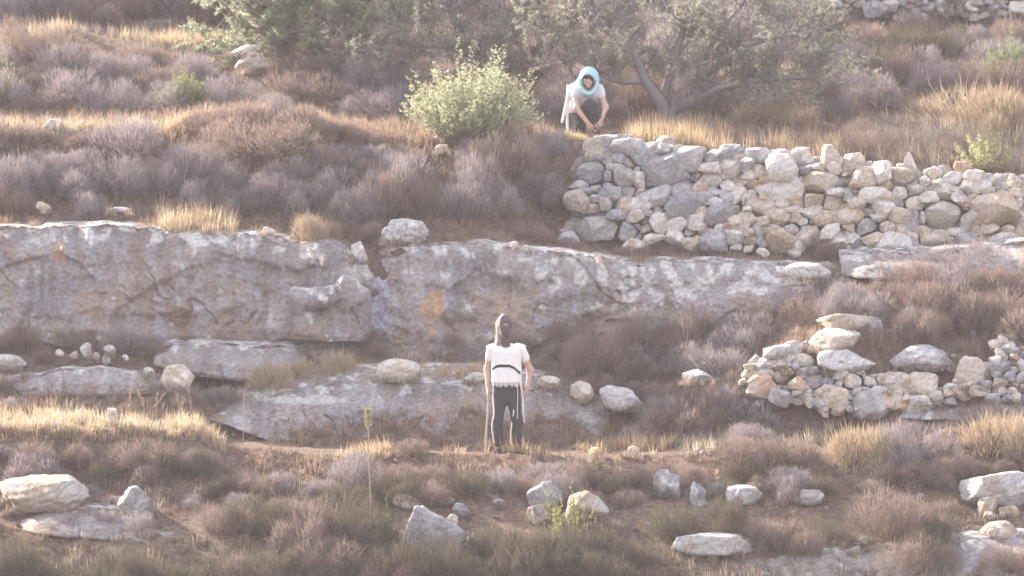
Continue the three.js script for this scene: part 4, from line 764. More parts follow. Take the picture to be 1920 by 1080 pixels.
// o.limbs: main limbs as lists of [px, py, dz, radius]; twigs and leaves grow out of them
function tree(name, label, base, z, o) {
  const R = rng(o.seed), b = at(base[0], base[1], z), t = thing(name, label, 'tree', b), wood = [], twigs = [], leaf = [], bark = o.bark ?? [0.2, 0.17, 0.165];
  const tips = [];
  const grow = (p, d, len, r, lev) => {
    const pts = [p]; let q = p, v = d.clone();
    const n = 4; for (let i = 0; i < n; i++) { v.add(new THREE.Vector3(R() - 0.5, (R() - 0.5) + (o.lift ?? 0.1), R() - 0.5).multiplyScalar(0.55)).normalize(); q = q.clone().addScaledVector(v, len / n); pts.push(q); }
    if (r > 0.006) wood.push(tube(pts, r, r * 0.5, bark, R)); else { for (let i = 0; i < n; i++) { const a = pts[i], e = pts[i + 1].clone().sub(a), l = e.length(); e.normalize(); twigs.push([a.x, a.y, a.z, e.x, e.y, e.z, l * 1.05, r * 2.6, jit(R, bark.map(q => q * 1.35), 0.3), 0, R() * 6.28]); } }
    if (lev <= 0) { tips.push(pts); return; }
    const k = lev > 1 ? 4 : 5; for (let i = 0; i < k; i++) { const at_ = pts[1 + Math.floor(R() * n)], s = new THREE.Vector3(R() - 0.5, R() - 0.45 + (o.lift ?? 0.1), (R() - 0.5)).normalize(); grow(at_, v.clone().multiplyScalar(0.5).add(s).normalize(), len * (0.5 + 0.3 * R()), r * 0.45, lev - 1); }
  };
  for (const L of o.limbs) {
    const pts = L.map(([x, y, dz]) => at(x, y, z + dz).sub(b)); wood.push(tube(pts, L[0][3], L[L.length - 1][3], bark, R));
    const c = new THREE.CatmullRomCurve3(pts), n = Math.round(c.getLength() * (o.branchPerM ?? 5));
    for (let i = 0; i < n; i++) { const u = lerp(o.from ?? 0.25, 1, (i + R()) / n), p = c.getPointAt(Math.min(1, u)), d = c.getTangentAt(Math.min(1, u)); const a = new THREE.Vector3(R() - 0.5, R() - 0.4 + (o.lift ?? 0.1), R() - 0.5).normalize(); grow(p, d.multiplyScalar(0.4).add(a).normalize(), (o.reach ?? 0.75) * (0.5 + 0.7 * R()), 0.018, 2); }
  }
  for (const pts of tips) for (let i = 1; i < pts.length; i++) for (let j = 0; j < (o.leaves ?? 4); j++) {
    if (noise(pts[i].x * 1.6 + o.seed, pts[i].y * 1.6, pts[i].z * 1.6) < -(o.bare ?? 0.1) - 0.25 + 0.5 * R()) continue;
    const p = pts[i].clone().lerp(pts[i - 1], R()), q = R() * 6.283, dn = o.droop ? -0.6 + R() : R() * 1.4 - 0.5;
    leaf.push([p.x, p.y, p.z, Math.cos(q) * 0.8, dn, Math.sin(q) * 0.8, 1.25 * (o.len ?? 0.055) * (0.6 + 0.7 * R()), 1.4 * (o.w ?? 0.014) * (0.7 + 0.6 * R()), jit(R, R() < 0.35 ? o.c2 : o.c, 0.45), (R() - 0.5) * 0.5, q + 1.57 + (R() - 0.5)]);
  }
  for (const g of wood) g.deleteAttribute('uv');
  part('trunk', mergeGeometries(wood), M.wood, t);
  if (twigs.length) part('twigs', blades(twigs), M.twig, t);
  part('crown', blades(leaf), M.leaf, t);
  return t;
}
const OLIVE = { c: [0.36, 0.4, 0.28], c2: [0.48, 0.5, 0.36], bark: [0.25, 0.22, 0.2] }, ASH = { c: [0.3, 0.295, 0.26], c2: [0.37, 0.385, 0.28], bark: [0.22, 0.19, 0.195] };
tree('grey_tree', 'big spreading grey tree with crooked trunk behind the crouching person', [1250, 226], -9.6, { ...ASH, seed: 5, leaves: 12, len: 0.05, reach: 0.62, branchPerM: 8, limbs: [
  [[1252, 232, 0, 0.11], [1242, 195, 0.1, 0.095], [1210, 150, 0.1, 0.08], [1187, 100, 0, 0.06], [1143, 62, -0.1, 0.055], [1100, 10, -0.2, 0.04], [1060, -40, -0.2, 0.02]],
  [[1256, 232, 0.02, 0.1], [1266, 190, 0, 0.085], [1304, 158, 0, 0.07], [1363, 108, 0.1, 0.06], [1407, 84, 0.2, 0.05], [1480, 67, 0.2, 0.035], [1530, 76, 0.3, 0.015]],
  [[1262, 205, 0, 0.09], [1350, 165, 0.3, 0.06], [1420, 152, 0.4, 0.045], [1500, 146, 0.5, 0.03], [1590, 158, 0.5, 0.012]],
  [[1240, 190, 0, 0.08], [1262, 120, -0.2, 0.065], [1280, 50, -0.3, 0.055], [1292, -30, -0.3, 0.04], [1300, -110, -0.3, 0.02]],
  [[1215, 152, 0, 0.06], [1150, 150, 0.3, 0.045], [1080, 110, 0.4, 0.03], [1010, 90, 0.4, 0.012]],
  [[1300, 160, 0, 0.06], [1335, 80, -0.2, 0.05], [1390, 10, -0.2, 0.035], [1440, -60, -0.2, 0.02]],
  [[1400, 155, 0.4, 0.04], [1450, 185, 0.5, 0.03], [1460, 232, 0.5, 0.025]],
] });
tree('grey_tree', 'leaning grey tree with drooping twigs behind the pale green bush', [905, 190], -10.8, { ...ASH, seed: 8, leaves: 12, len: 0.055, reach: 0.7, branchPerM: 8, limbs: [
  [[905, 196, 0, 0.11], [900, 140, 0, 0.09], [870, 80, 0.1, 0.07], [840, 10, 0.1, 0.05], [800, -70, 0, 0.02]],
  [[903, 150, 0, 0.08], [940, 90, 0.2, 0.06], [985, 40, 0.2, 0.045], [1030, -30, 0.1, 0.02]],
  [[880, 100, 0.1, 0.06], [820, 85, 0.3, 0.045], [760, 90, 0.4, 0.03], [700, 120, 0.4, 0.012]],
  [[900, 140, 0, 0.06], [960, 130, 0.3, 0.04], [1030, 115, 0.3, 0.02]],
  [[845, 20, 0.1, 0.05], [900, -20, 0, 0.04], [960, -50, 0, 0.02]],
] });
tree('grey_tree', 'pale grey green tree between the leafy olive tree and the leaning grey tree', [690, 150], -11.6, { ...ASH, c: [0.37, 0.38, 0.27], c2: [0.47, 0.48, 0.33], seed: 12, leaves: 14, len: 0.06, w: 0.018, reach: 0.62, branchPerM: 8, limbs: [
  [[690, 156, 0, 0.1], [695, 110, 0, 0.08], [680, 50, 0, 0.06], [660, -20, 0, 0.04], [640, -80, 0, 0.02]],
  [[694, 115, 0, 0.07], [735, 60, 0.2, 0.05], [770, 10, 0.2, 0.04], [790, -60, 0.2, 0.02]],
  [[690, 100, 0, 0.05], [650, 70, 0.3, 0.04], [610, 30, 0.3, 0.02]],
] });
tree('olive_tree', 'leafy green olive tree at the top, right of the sunlit grass', [528, 112], -12.2, { ...OLIVE, seed: 20, leaves: 20, len: 0.07, w: 0.02, reach: 0.75, branchPerM: 7, bare: 0.4, from: 0.1, limbs: [
  [[528, 116, 0, 0.12], [524, 75, 0, 0.1], [500, 20, 0, 0.07], [480, -40, 0, 0.05], [470, -100, 0, 0.02]],
  [[526, 80, 0, 0.09], [560, 30, 0.2, 0.06], [590, -20, 0.2, 0.045], [600, -90, 0.2, 0.02]],
  [[524, 75, 0, 0.06], [480, 55, 0.35, 0.045], [445, 40, 0.4, 0.02]],
  [[528, 70, 0, 0.06], [545, 60, 0.45, 0.04], [570, 55, 0.5, 0.02]],
  [[522, 50, 0, 0.06], [560, 70, 0.3, 0.04], [620, 72, 0.4, 0.02]],
  [[520, 60, 0, 0.05], [478, 20, 0.3, 0.04], [436, 0, 0.3, 0.02]],
] });
tree('grey_tree', 'thin grey brush tree under the right end of the big tree, near the top right', [1500, 120], -12.6, { ...ASH, seed: 31, leaves: 10, len: 0.055, reach: 0.55, branchPerM: 8, limbs: [
  [[1480, 150, 0, 0.06], [1470, 90, 0, 0.05], [1440, 20, 0, 0.03], [1420, -50, 0, 0.015]],
  [[1482, 140, 0, 0.05], [1520, 90, 0.1, 0.04], [1545, 30, 0.1, 0.015]],
] });
S('brown', 905, 120, 64, 52, 'orange brown dry bush behind the top of the pale green bush');

// ---------------------------------------------------------------- people: bodies meshed from joined, tapered limbs
function surfaceNets(f, lo, hi, h) {
  const n = [0, 1, 2].map(i => Math.max(3, Math.ceil((hi[i] - lo[i]) / h) + 1)), [nx, ny, nz] = n, V = new Float32Array(nx * ny * nz);
  for (let k = 0, q = 0; k < nz; k++) for (let j = 0; j < ny; j++) for (let i = 0; i < nx; i++) V[q++] = f(lo[0] + i * h, lo[1] + j * h, lo[2] + k * h);
  const id = new Int32Array(nx * ny * nz).fill(-1), pos = [], idx = [], o = [0, 1, nx, nx + 1, nx * ny, nx * ny + 1, nx * ny + nx, nx * ny + nx + 1];
  const E = [[0, 1], [2, 3], [4, 5], [6, 7], [0, 2], [1, 3], [4, 6], [5, 7], [0, 4], [1, 5], [2, 6], [3, 7]];
  for (let k = 0; k < nz - 1; k++) for (let j = 0; j < ny - 1; j++) for (let i = 0; i < nx - 1; i++) {
    const q = i + nx * (j + ny * k); let m = 0; for (let c = 0; c < 8; c++) if (V[q + o[c]] < 0) m |= 1 << c;
    if (m === 0 || m === 255) continue;
    let x = 0, y = 0, z = 0, t = 0;
    for (const [a, b] of E) { const va = V[q + o[a]], vb = V[q + o[b]]; if ((va < 0) === (vb < 0)) continue; const s = va / (va - vb); x += lerp(a & 1, b & 1, s); y += lerp((a >> 1) & 1, (b >> 1) & 1, s); z += lerp(a >> 2, b >> 2, s); t++; }
    id[q] = pos.length / 3; pos.push(lo[0] + (i + x / t) * h, lo[1] + (j + y / t) * h, lo[2] + (k + z / t) * h);
  }
  const D = [[1, nx, nx * ny], [nx, nx * ny, 1], [nx * ny, 1, nx]];
  for (let k = 1; k < nz - 1; k++) for (let j = 1; j < ny - 1; j++) for (let i = 1; i < nx - 1; i++) {
    const q = i + nx * (j + ny * k);
    for (const [d, a, b] of D) {
      const v0 = V[q] < 0, v1 = V[q + d] < 0; if (v0 === v1) continue;
      const A = id[q], B = id[q - a], C = id[q - a - b], F = id[q - b]; if (A < 0 || B < 0 || C < 0 || F < 0) continue;
      if (v0) idx.push(A, B, C, A, C, F); else idx.push(A, C, B, A, F, C);
    }
  }
  return geom(pos, idx);
}
const smin = (a, b, k) => { const t = Math.max(0, k - Math.abs(a - b)) / k; return Math.min(a, b) - t * t * k * 0.25; };
function capD(x, y, z, c) { const { a, b, ra, rb } = c, bx = b.x - a.x, by = b.y - a.y, bz = b.z - a.z; const t = clamp(((x - a.x) * bx + (y - a.y) * by + (z - a.z) * bz) / (bx * bx + by * by + bz * bz + 1e-9), 0, 1); return Math.hypot(x - a.x - bx * t, y - a.y - by * t, z - a.z - bz * t) - lerp(ra, rb, t); }
const ellD = (x, y, z, c, r) => { const px = (x - c.x) / r[0], py = (y - c.y) / r[1], pz = (z - c.z) / r[2], k = Math.hypot(px, py, pz); return (k - 1) * Math.min(r[0], r[1], r[2]); };
const cap = (a, b, ra, rb = ra) => ({ a, b, ra, rb });
const joined = (caps, k, grow = 0) => (x, y, z) => { let d = 9; for (const c of caps) d = smin(d, capD(x, y, z, c), k); return d - grow; };
function meshCaps(caps, k, h, extra) {
  const lo = [9, 9, 9], hi = [-9, -9, -9]; for (const c of caps) for (const [p, r] of [[c.a, c.ra], [c.b, c.rb]]) ['x', 'y', 'z'].forEach((ax, i) => { lo[i] = Math.min(lo[i], p[ax] - r - 3 * h); hi[i] = Math.max(hi[i], p[ax] + r + 3 * h); });
  const f = joined(caps, k); return surfaceNets(extra ? (x, y, z) => extra(x, y, z, f(x, y, z)) : f, lo, hi, h);
}
// a hand at the wrist w: dir towards the knuckles, n out of the back of the hand; curl per finger joint (radians), side +1 / -1: where the thumb is
function handCaps(w, dir, n, side, curl, sc = 1) {
  const d = dir.clone().normalize(), nn = n.clone().addScaledVector(d, -n.dot(d)).normalize(), sd = new THREE.Vector3().crossVectors(d, nn).normalize().multiplyScalar(side), caps = [];
  const P = (u, v, t) => w.clone().addScaledVector(d, u * sc).addScaledVector(sd, v * sc).addScaledVector(nn, t * sc);
  const K = [[0.088, 0.030], [0.092, 0.010], [0.088, -0.010], [0.080, -0.028]], Ls = [[0.042, 0.026, 0.02], [0.047, 0.03, 0.021], [0.043, 0.027, 0.02], [0.033, 0.021, 0.018]];
  caps.push(cap(P(-0.03, 0, 0), P(0.02, 0, 0), 0.026 * sc, 0.024 * sc));
  K.forEach(([u, v], i) => {
    const k = P(u, v, 0.004); caps.push(cap(P(0.012, v * 0.55, 0), k, 0.015 * sc, 0.0125 * sc));
    let a = curl * (0.9 + 0.12 * i), p = k, r = 0.0098;
    for (const l of Ls[i]) { const q = p.clone().addScaledVector(d, Math.cos(a) * l * sc).addScaledVector(nn, -Math.sin(a) * l * sc).addScaledVector(sd, v * 0.12 * sc); caps.push(cap(p, q, r * sc, (r - 0.0012) * sc)); r -= 0.0011; p = q; a += curl; }
  });
  const t0 = P(0.022, 0.026, -0.006), t1 = P(0.052, 0.05, -0.016), t2 = P(0.078, 0.052, -0.016 - 0.02 * Math.min(1, curl)), t3 = P(0.1, 0.044, -0.02 - 0.028 * Math.min(1, curl));
  caps.push(cap(t0, t1, 0.014 * sc, 0.012 * sc), cap(t1, t2, 0.0115 * sc, 0.0105 * sc), cap(t2, t3, 0.0105 * sc, 0.009 * sc));
  return caps;
}
function headGeo(c, turn, tilt, s = 1, roll = 0) {                      // a face: brow, nose, cheeks, lips, chin, ears
  const V = (x, y, z) => new THREE.Vector3(x * s, y * s, z * s), caps = [
    cap(V(0, 0.035, -0.015), V(0, 0.03, -0.02), 0.088 * s), cap(V(0, -0.03, 0.018), V(0, -0.075, 0.04), 0.062 * s, 0.036 * s), cap(V(-0.032, 0.02, 0.062), V(0.032, 0.02, 0.062), 0.022 * s),
    cap(V(0, 0.012, 0.085), V(0, -0.03, 0.108), 0.009 * s, 0.015 * s), cap(V(-0.04, -0.022, 0.055), V(-0.02, -0.06, 0.055), 0.026 * s, 0.02 * s), cap(V(0.04, -0.022, 0.055), V(0.02, -0.06, 0.055), 0.026 * s, 0.02 * s),
    cap(V(-0.016, -0.056, 0.083), V(0.016, -0.056, 0.083), 0.0075 * s), cap(V(-0.014, -0.068, 0.081), V(0.014, -0.068, 0.081), 0.008 * s), cap(V(-0.05, -0.06, 0.0), V(0, -0.098, 0.065), 0.024 * s, 0.02 * s), cap(V(0.05, -0.06, 0.0), V(0, -0.098, 0.065), 0.024 * s, 0.02 * s),
    cap(V(-0.083, 0.015, -0.012), V(-0.082, -0.03, -0.002), 0.016 * s, 0.011 * s), cap(V(0.083, 0.015, -0.012), V(0.082, -0.03, -0.002), 0.016 * s, 0.011 * s), cap(V(0, -0.06, -0.03), V(0, -0.15, -0.05), 0.055 * s, 0.06 * s)];
  const eyes = [V(-0.032, 0.002, 0.078), V(0.032, 0.002, 0.078)];
  const g = meshCaps(caps, 0.024 * s, 0.0055, (x, y, z, d) => { for (const e of eyes) d = Math.max(d, -(Math.hypot(x - e.x, y - e.y, z - e.z - 0.01) - 0.015 * s)); return d; });
  const m = new THREE.Matrix4().makeRotationFromEuler(new THREE.Euler(tilt, turn, roll, 'YXZ')).setPosition(c);
  g.applyMatrix4(m); return { g, m, eyes: eyes.map(e => e.clone().applyMatrix4(m)), s };
}
const fold = (x, y, z) => 0.012 * ridged(x * 6 + y * 1.6 + 0.5 * noise(x * 3, y * 3, 1), y * 0.9 - x * 0.8, z * 5, 2) + 0.005 * ridged(x * 13 - y * 7, y * 4, z * 12, 2) + 0.002 * noise(x * 40, y * 40, z * 40);                // cloth creases
const strip = g => { for (const k of Object.keys(g.attributes)) if (k !== 'position' && k !== 'normal') g.deleteAttribute(k); return g; };
const cloth = (c, rough = 0.95, trans = 0) => new THREE.MeshPhysicalMaterial({ color: new THREE.Color(...c), roughness: rough, transmission: trans, thickness: 0, specularIntensity: 0.3, side: THREE.DoubleSide });
const SKIN = new THREE.MeshPhysicalMaterial({ color: new THREE.Color(0.5, 0.33, 0.26), roughness: 0.6, specularIntensity: 0.4 }), EYEW = cloth([0.7, 0.68, 0.66], 0.3), HAIR = cloth([0.02, 0.017, 0.015], 0.6), IRIS = cloth([0.03, 0.02, 0.015], 0.2);
function cord(pts, r0, r1, seg = 24) { const c = new THREE.CatmullRomCurve3(pts), g = new THREE.TubeGeometry(c, seg, 1, 6), P = g.attributes.position, N = g.attributes.normal; for (let i = 0; i < P.count; i++) { const t = Math.floor(i / 7) / seg, r = lerp(r0, r1, t), q = c.getPointAt(t); P.setXYZ(i, q.x + N.getX(i) * r, q.y + N.getY(i) * r, q.z + N.getZ(i) * r); } return strip(g); }
// a ribbon that lies on the front of a cloth, found by walking the field towards it
function band(f, pts, hgt, zFrom, out = 0.004) {
  const pos = [], idx = [];
  pts.forEach(([x, y], i) => { for (const s of [0.5, 0.17, -0.17, -0.5]) { const yy = y + s * hgt; let z = zFrom; for (let k = 0; k < 60; k++) { const d = f(x, yy, z); if (d < 0.001) break; z -= Math.max(0.001, d * 0.7); } pos.push(x, yy, z + out); } if (i) for (let r = 0; r < 3; r++) { const a = i * 4 + r; idx.push(a - 4, a - 3, a, a, a - 3, a + 1); } });
  return geom(pos, idx);
}

// the standing person
{
  const base = at(950, 848, 0), J = (px, py, dz = 0) => at(px, py, dz).sub(base);
  const t = thing('person', 'standing person in white fringed top, dark trousers, taupe hood and dark face mask', 'person', base);
  const sL = J(921, 655, -0.02), sR = J(977, 655, -0.02), eL = J(914, 693, -0.06), eR = J(994, 694, -0.07), wL = J(914, 724, 0.05), wR = J(989, 725, 0.0);
  const hL = J(939, 732), hR = J(961, 732), kL = J(933, 786, 0.05), kR = J(969, 787, 0.05), aL = J(935, 838, 0), aR = J(971, 840, 0);
  const neck = J(947, 645, -0.01), torso = [cap(J(936, 668), J(960, 668), 0.125), cap(J(938, 700, 0.01), J(959, 700, 0.01), 0.125), cap(J(941, 727), J(959, 727), 0.1), cap(J(930, 654, -0.02), J(967, 654, -0.02), 0.075)];
  const toeL = aL.clone().add(new THREE.Vector3(-0.03, -0.05, 0.16)), toeR = aR.clone().add(new THREE.Vector3(0.04, -0.05, 0.16));
  const limbs = [cap(sL, eL, 0.056, 0.042), cap(eL, wL, 0.043, 0.028), cap(sR, eR, 0.056, 0.042), cap(eR, wR, 0.043, 0.028)];
  const body = [...torso.map(c => cap(c.a, c.b, c.ra - 0.03, c.rb - 0.03)), ...limbs, cap(neck, J(946, 628, 0.0), 0.056, 0.052), cap(hL, kL, 0.07, 0.05), cap(kL, aL, 0.05, 0.038), cap(hR, kR, 0.07, 0.05), cap(kR, aR, 0.05, 0.038)];
  const head = headGeo(J(946.5, 612, 0.03), 0.22, -0.26, 0.94);
  const gripL = J(915.5, 730, 0.1);
  const hcL = handCaps(wL, new THREE.Vector3(0.12, -1, 0.35), new THREE.Vector3(-1, -0.1, 0.35), 1, 1.15), hcR = handCaps(wR, new THREE.Vector3(-0.3, -1, 0.15), new THREE.Vector3(0.9, -0.2, 0.3), -1, 0.35);
  part('body', mergeGeometries([meshCaps(body, 0.05, 0.013), head.g, meshCaps(hcL, 0.007, 0.004), meshCaps(hcR, 0.007, 0.004)].map(strip)), SKIN, t);
  for (const e of head.eyes) { part('eye', strip(new THREE.SphereGeometry(0.0112, 12, 8)), EYEW, t).position.copy(e); const d = new THREE.Vector3(0, 0, 1).transformDirection(head.m); part('iris', strip(new THREE.SphereGeometry(0.0065, 10, 6)), IRIS, t).position.copy(e).addScaledVector(d, 0.0085); }
  // trousers: loose, creased, ragged at the ankle
  const tr = [cap(hL, kL, 0.1, 0.072), cap(kL, aL.clone().add(new THREE.Vector3(0, 0.05, 0)), 0.07, 0.062), cap(hR, kR, 0.1, 0.072), cap(kR, aR.clone().add(new THREE.Vector3(0, 0.05, 0)), 0.07, 0.06), cap(J(941, 724), J(960, 724), 0.125), cap(J(945, 745), J(955, 745), 0.085)];
  const yA = aL.y + 0.03, yW = J(950, 712).y;
  part('trousers', meshCaps(tr, 0.035, 0.011, (x, y, z, d) => Math.max(d + 0.014 * ridged(x * 6, y * 7 + x * 5, z * 6, 2) - 0.006 + 0.004 * noise(x * 30, y * 40, z * 30), yA - y, y - yW)), cloth([0.055, 0.055, 0.065]), t);
  for (const [a, b] of [[aL, toeL], [aR, toeR]]) { const c = [cap(a.clone().add(new THREE.Vector3(0, 0.03, -0.01)), a.clone().add(new THREE.Vector3(0, -0.03, -0.03)), 0.052, 0.045), cap(a.clone().add(new THREE.Vector3(0, -0.035, -0.02)), b, 0.044, 0.034)]; part('shoe', meshCaps(c, 0.03, 0.008, (x, y, z, d) => Math.max(d, (a.y - 0.085) - y)), cloth([0.03, 0.028, 0.028], 0.7), t); }
  // shirt with short sleeves, and over it the fringed sleeveless top
  const mid = (a, b, k) => a.clone().lerp(b, k), WHITE_C = cloth([0.84, 0.82, 0.82], 0.9, 0.12);
  part('shirt', meshCaps([cap(sL, mid(sL, eL, 0.42), 0.074, 0.07), cap(sR, mid(sR, eR, 0.42), 0.074, 0.072), ...torso.map(c => cap(c.a, c.b, c.ra - 0.014, c.rb - 0.014))], 0.04, 0.011, (x, y, z, d) => Math.max(d + fold(x + 3, y, z), J(950, 713).y - y)), WHITE_C, t);
  const yHem = J(950, 716).y;
  const vest = [cap(J(938, 664, 0.0), J(938, 722, 0.04), 0.128, 0.13), cap(J(949, 664, 0.01), J(949, 722, 0.05), 0.132, 0.135), cap(J(960, 664, 0.0), J(960, 722, 0.04), 0.128, 0.13), cap(J(926, 654, -0.02), J(972, 654, -0.02), 0.062), cap(J(926, 651, -0.02), J(914, 650, -0.02), 0.05, 0.026), cap(J(972, 651, -0.02), J(985, 649, -0.02), 0.05, 0.024), cap(J(918, 660, -0.02), J(915, 670, -0.02), 0.03, 0.016)];
  const neckA = J(947, 628, 0.04), neckB = J(949, 646, 0.16);
  const vf0 = joined(vest, 0.06), vf = (x, y, z) => { let d = vf0(x, y, z * 1.12) / 1.1 + fold(x, y, z); d = Math.max(d, yHem - y); const n = capD(x, y, z, cap(neckA, neckB, 0.07, 0.038)); return Math.max(d, -n); };
  part('fringed_top', surfaceNets(vf, [-0.4, yHem - 0.03, -0.3], [0.4, 1.5, 0.32], 0.011), WHITE_C, t);
  const curve = (L, n) => { const o = []; for (let i = 0; i <= n; i++) { const px = lerp(L[0][0], L[L.length - 1][0], i / n), py = poly(L, px), q = J(px, py, 0.2); o.push([q.x, q.y]); } return o; };
  part('dark_stripe', band(vf, curve([[920.5, 696], [929, 689], [936, 687], [955, 687], [964, 691], [976, 702]], 30), 0.036, 0.35), cloth([0.035, 0.037, 0.036]), t);
  const R = rng(17), fr = [];
  for (let i = 0; i < 24; i++) { const px = 924 + i * 2.35, q = J(px, 716, 0); let z = 0.35; for (let k = 0; k < 60; k++) { const d = vf(q.x, q.y + 0.012, z); if (d < 0.001) break; z -= Math.max(0.001, d * 0.7); } const l = 0.03 + 0.035 * R(), a = new THREE.Vector3(q.x, q.y + 0.015, z - 0.012), b = new THREE.Vector3(q.x + (R() - 0.5) * 0.012, q.y - l, z - 0.02 + 0.01 * R()); fr.push(cord([a, mid(a, b, 0.5), b], 0.008, 0.005, 5)); }
  part('fringe', mergeGeometries(fr), WHITE_C, t).userData.kind = 'stuff';
  const tas = [[[926, 716, 0.1], [924, 745, 0.1], [926, 775, 0.14], [922, 800, 0.12], [926, 830, 0.09]], [[975, 716, 0.1], [980, 745, 0.08], [981, 765, 0.1], [983, 793, 0.08]], [[969, 716, 0.17], [971, 740, 0.15], [970, 765, 0.15], [970, 785, 0.14]], [[957, 760, 0.02], [963, 768, 0.1], [961, 790, 0.08], [958, 812, 0.02], [960, 836, 0.0]]];
  tas.forEach((p, i) => part('tassel_cord', cord(p.map(q => J(...q)), i === 2 ? 0.004 : 0.011, i === 2 ? 0.004 : 0.008, 30), WHITE_C, t));
  // mask and hood follow the head
  const inv = head.m.clone().invert(), v = new THREE.Vector3(), hs = head.s;
  const skull = (x, y, z) => { v.set(x, y, z).applyMatrix4(inv); const a = ellD(v.x, v.y, v.z, { x: 0, y: 0.03 * hs, z: -0.012 }, [0.088 * hs, 0.1 * hs, 0.105 * hs]), b = capD(v.x, v.y, v.z, { a: { x: 0, y: -0.02, z: 0.02 }, b: { x: 0, y: -0.085 * hs, z: 0.04 }, ra: 0.075 * hs, rb: 0.055 * hs }); return smin(a, b, 0.05); };
  const hc = J(946.5, 612, 0.03), loH = [hc.x - 0.2, hc.y - 0.27, hc.z - 0.22], hiH = [hc.x + 0.2, hc.y + 0.25, hc.z + 0.22];
  const nk = cap(J(946, 622, 0.03), J(949, 650, 0.05), 0.062, 0.054);
  part('face_mask', surfaceNets((x, y, z) => { v.set(x, y, z).applyMatrix4(inv); const nose = capD(v.x, v.y, v.z, { a: { x: 0, y: 0.008, z: 0.08 }, b: { x: 0, y: -0.03, z: 0.102 }, ra: 0.013, rb: 0.021 }), d = smin(smin(skull(x, y, z) - 0.015, nose, 0.03), capD(x, y, z, nk), 0.03); const slit = Math.max(Math.abs(v.y - 0.012) - 0.017, Math.abs(v.x) - 0.058, -v.z); return Math.max(d + 0.003 * noise(x * 30, y * 30, z * 30), -slit, J(949, 652).y - y); }, loH, hiH, 0.0065), cloth([0.115, 0.088, 0.09]), t);
  const peak = J(943, 592, -0.03), hoodCap = cap(J(944, 606, -0.02), peak, 0.09, 0.02), nape = cap(J(944, 612, -0.04), J(939, 648, -0.03), 0.092, 0.085), side = cap(J(936, 615, 0.02), J(936, 640, 0.03), 0.03, 0.03);
  part('hood', surfaceNets((x, y, z) => { const o = smin(smin(skull(x, y, z) - 0.03, capD(x, y, z, hoodCap), 0.05), smin(capD(x, y, z, nape), capD(x, y, z, side), 0.03), 0.04), s = skull(x, y, z) - 0.017; v.set(x, y, z).applyMatrix4(inv); const ox = v.x * 0.78 - v.z * 0.62, oz = v.x * 0.62 + v.z * 0.78, open = Math.max(0.02 - oz, Math.hypot((ox + 0.018) / 0.118, (v.y + 0.02) / 0.175) - 1); return Math.max(o + 0.008 * ridged(x * 9, y * 4, z * 9, 2) - 0.003, -s, Math.min(1, -open), v.x - 0.03 - 0.5 * Math.max(0, v.y - 0.09)); }, loH, hiH, 0.0065), cloth([0.3, 0.25, 0.245]), t);
  // the stick it holds
  const top = J(916, 727, 0.105), foot = J(911, 846, 0.12), q = at(911, 846, 0.12), Lk = [];
  const st = new THREE.CatmullRomCurve3([top, top.clone().lerp(foot, 0.3).add(new THREE.Vector3(0.006, 0, 0)), top.clone().lerp(foot, 0.7).add(new THREE.Vector3(-0.004, 0, 0)), foot].map(p => p.clone().add(base).sub(q)));
  const sg = new THREE.TubeGeometry(st, 40, 0.0145, 8), P = sg.attributes.position; for (let i = 0; i < P.count; i++) { const k = 1 + 0.1 * noise(P.getX(i) * 30, P.getY(i) * 9, 0); P.setXYZ(i, P.getX(i) * 1, P.getY(i), P.getZ(i) * k); Lk.push(0.5, 0.4, 0.33); }
  sg.setAttribute('color', new THREE.Float32BufferAttribute(Lk, 3));
  single('walking_stick', sg, M.wood, 'long pale wooden stick held upright by the standing person', 'stick', q);
}

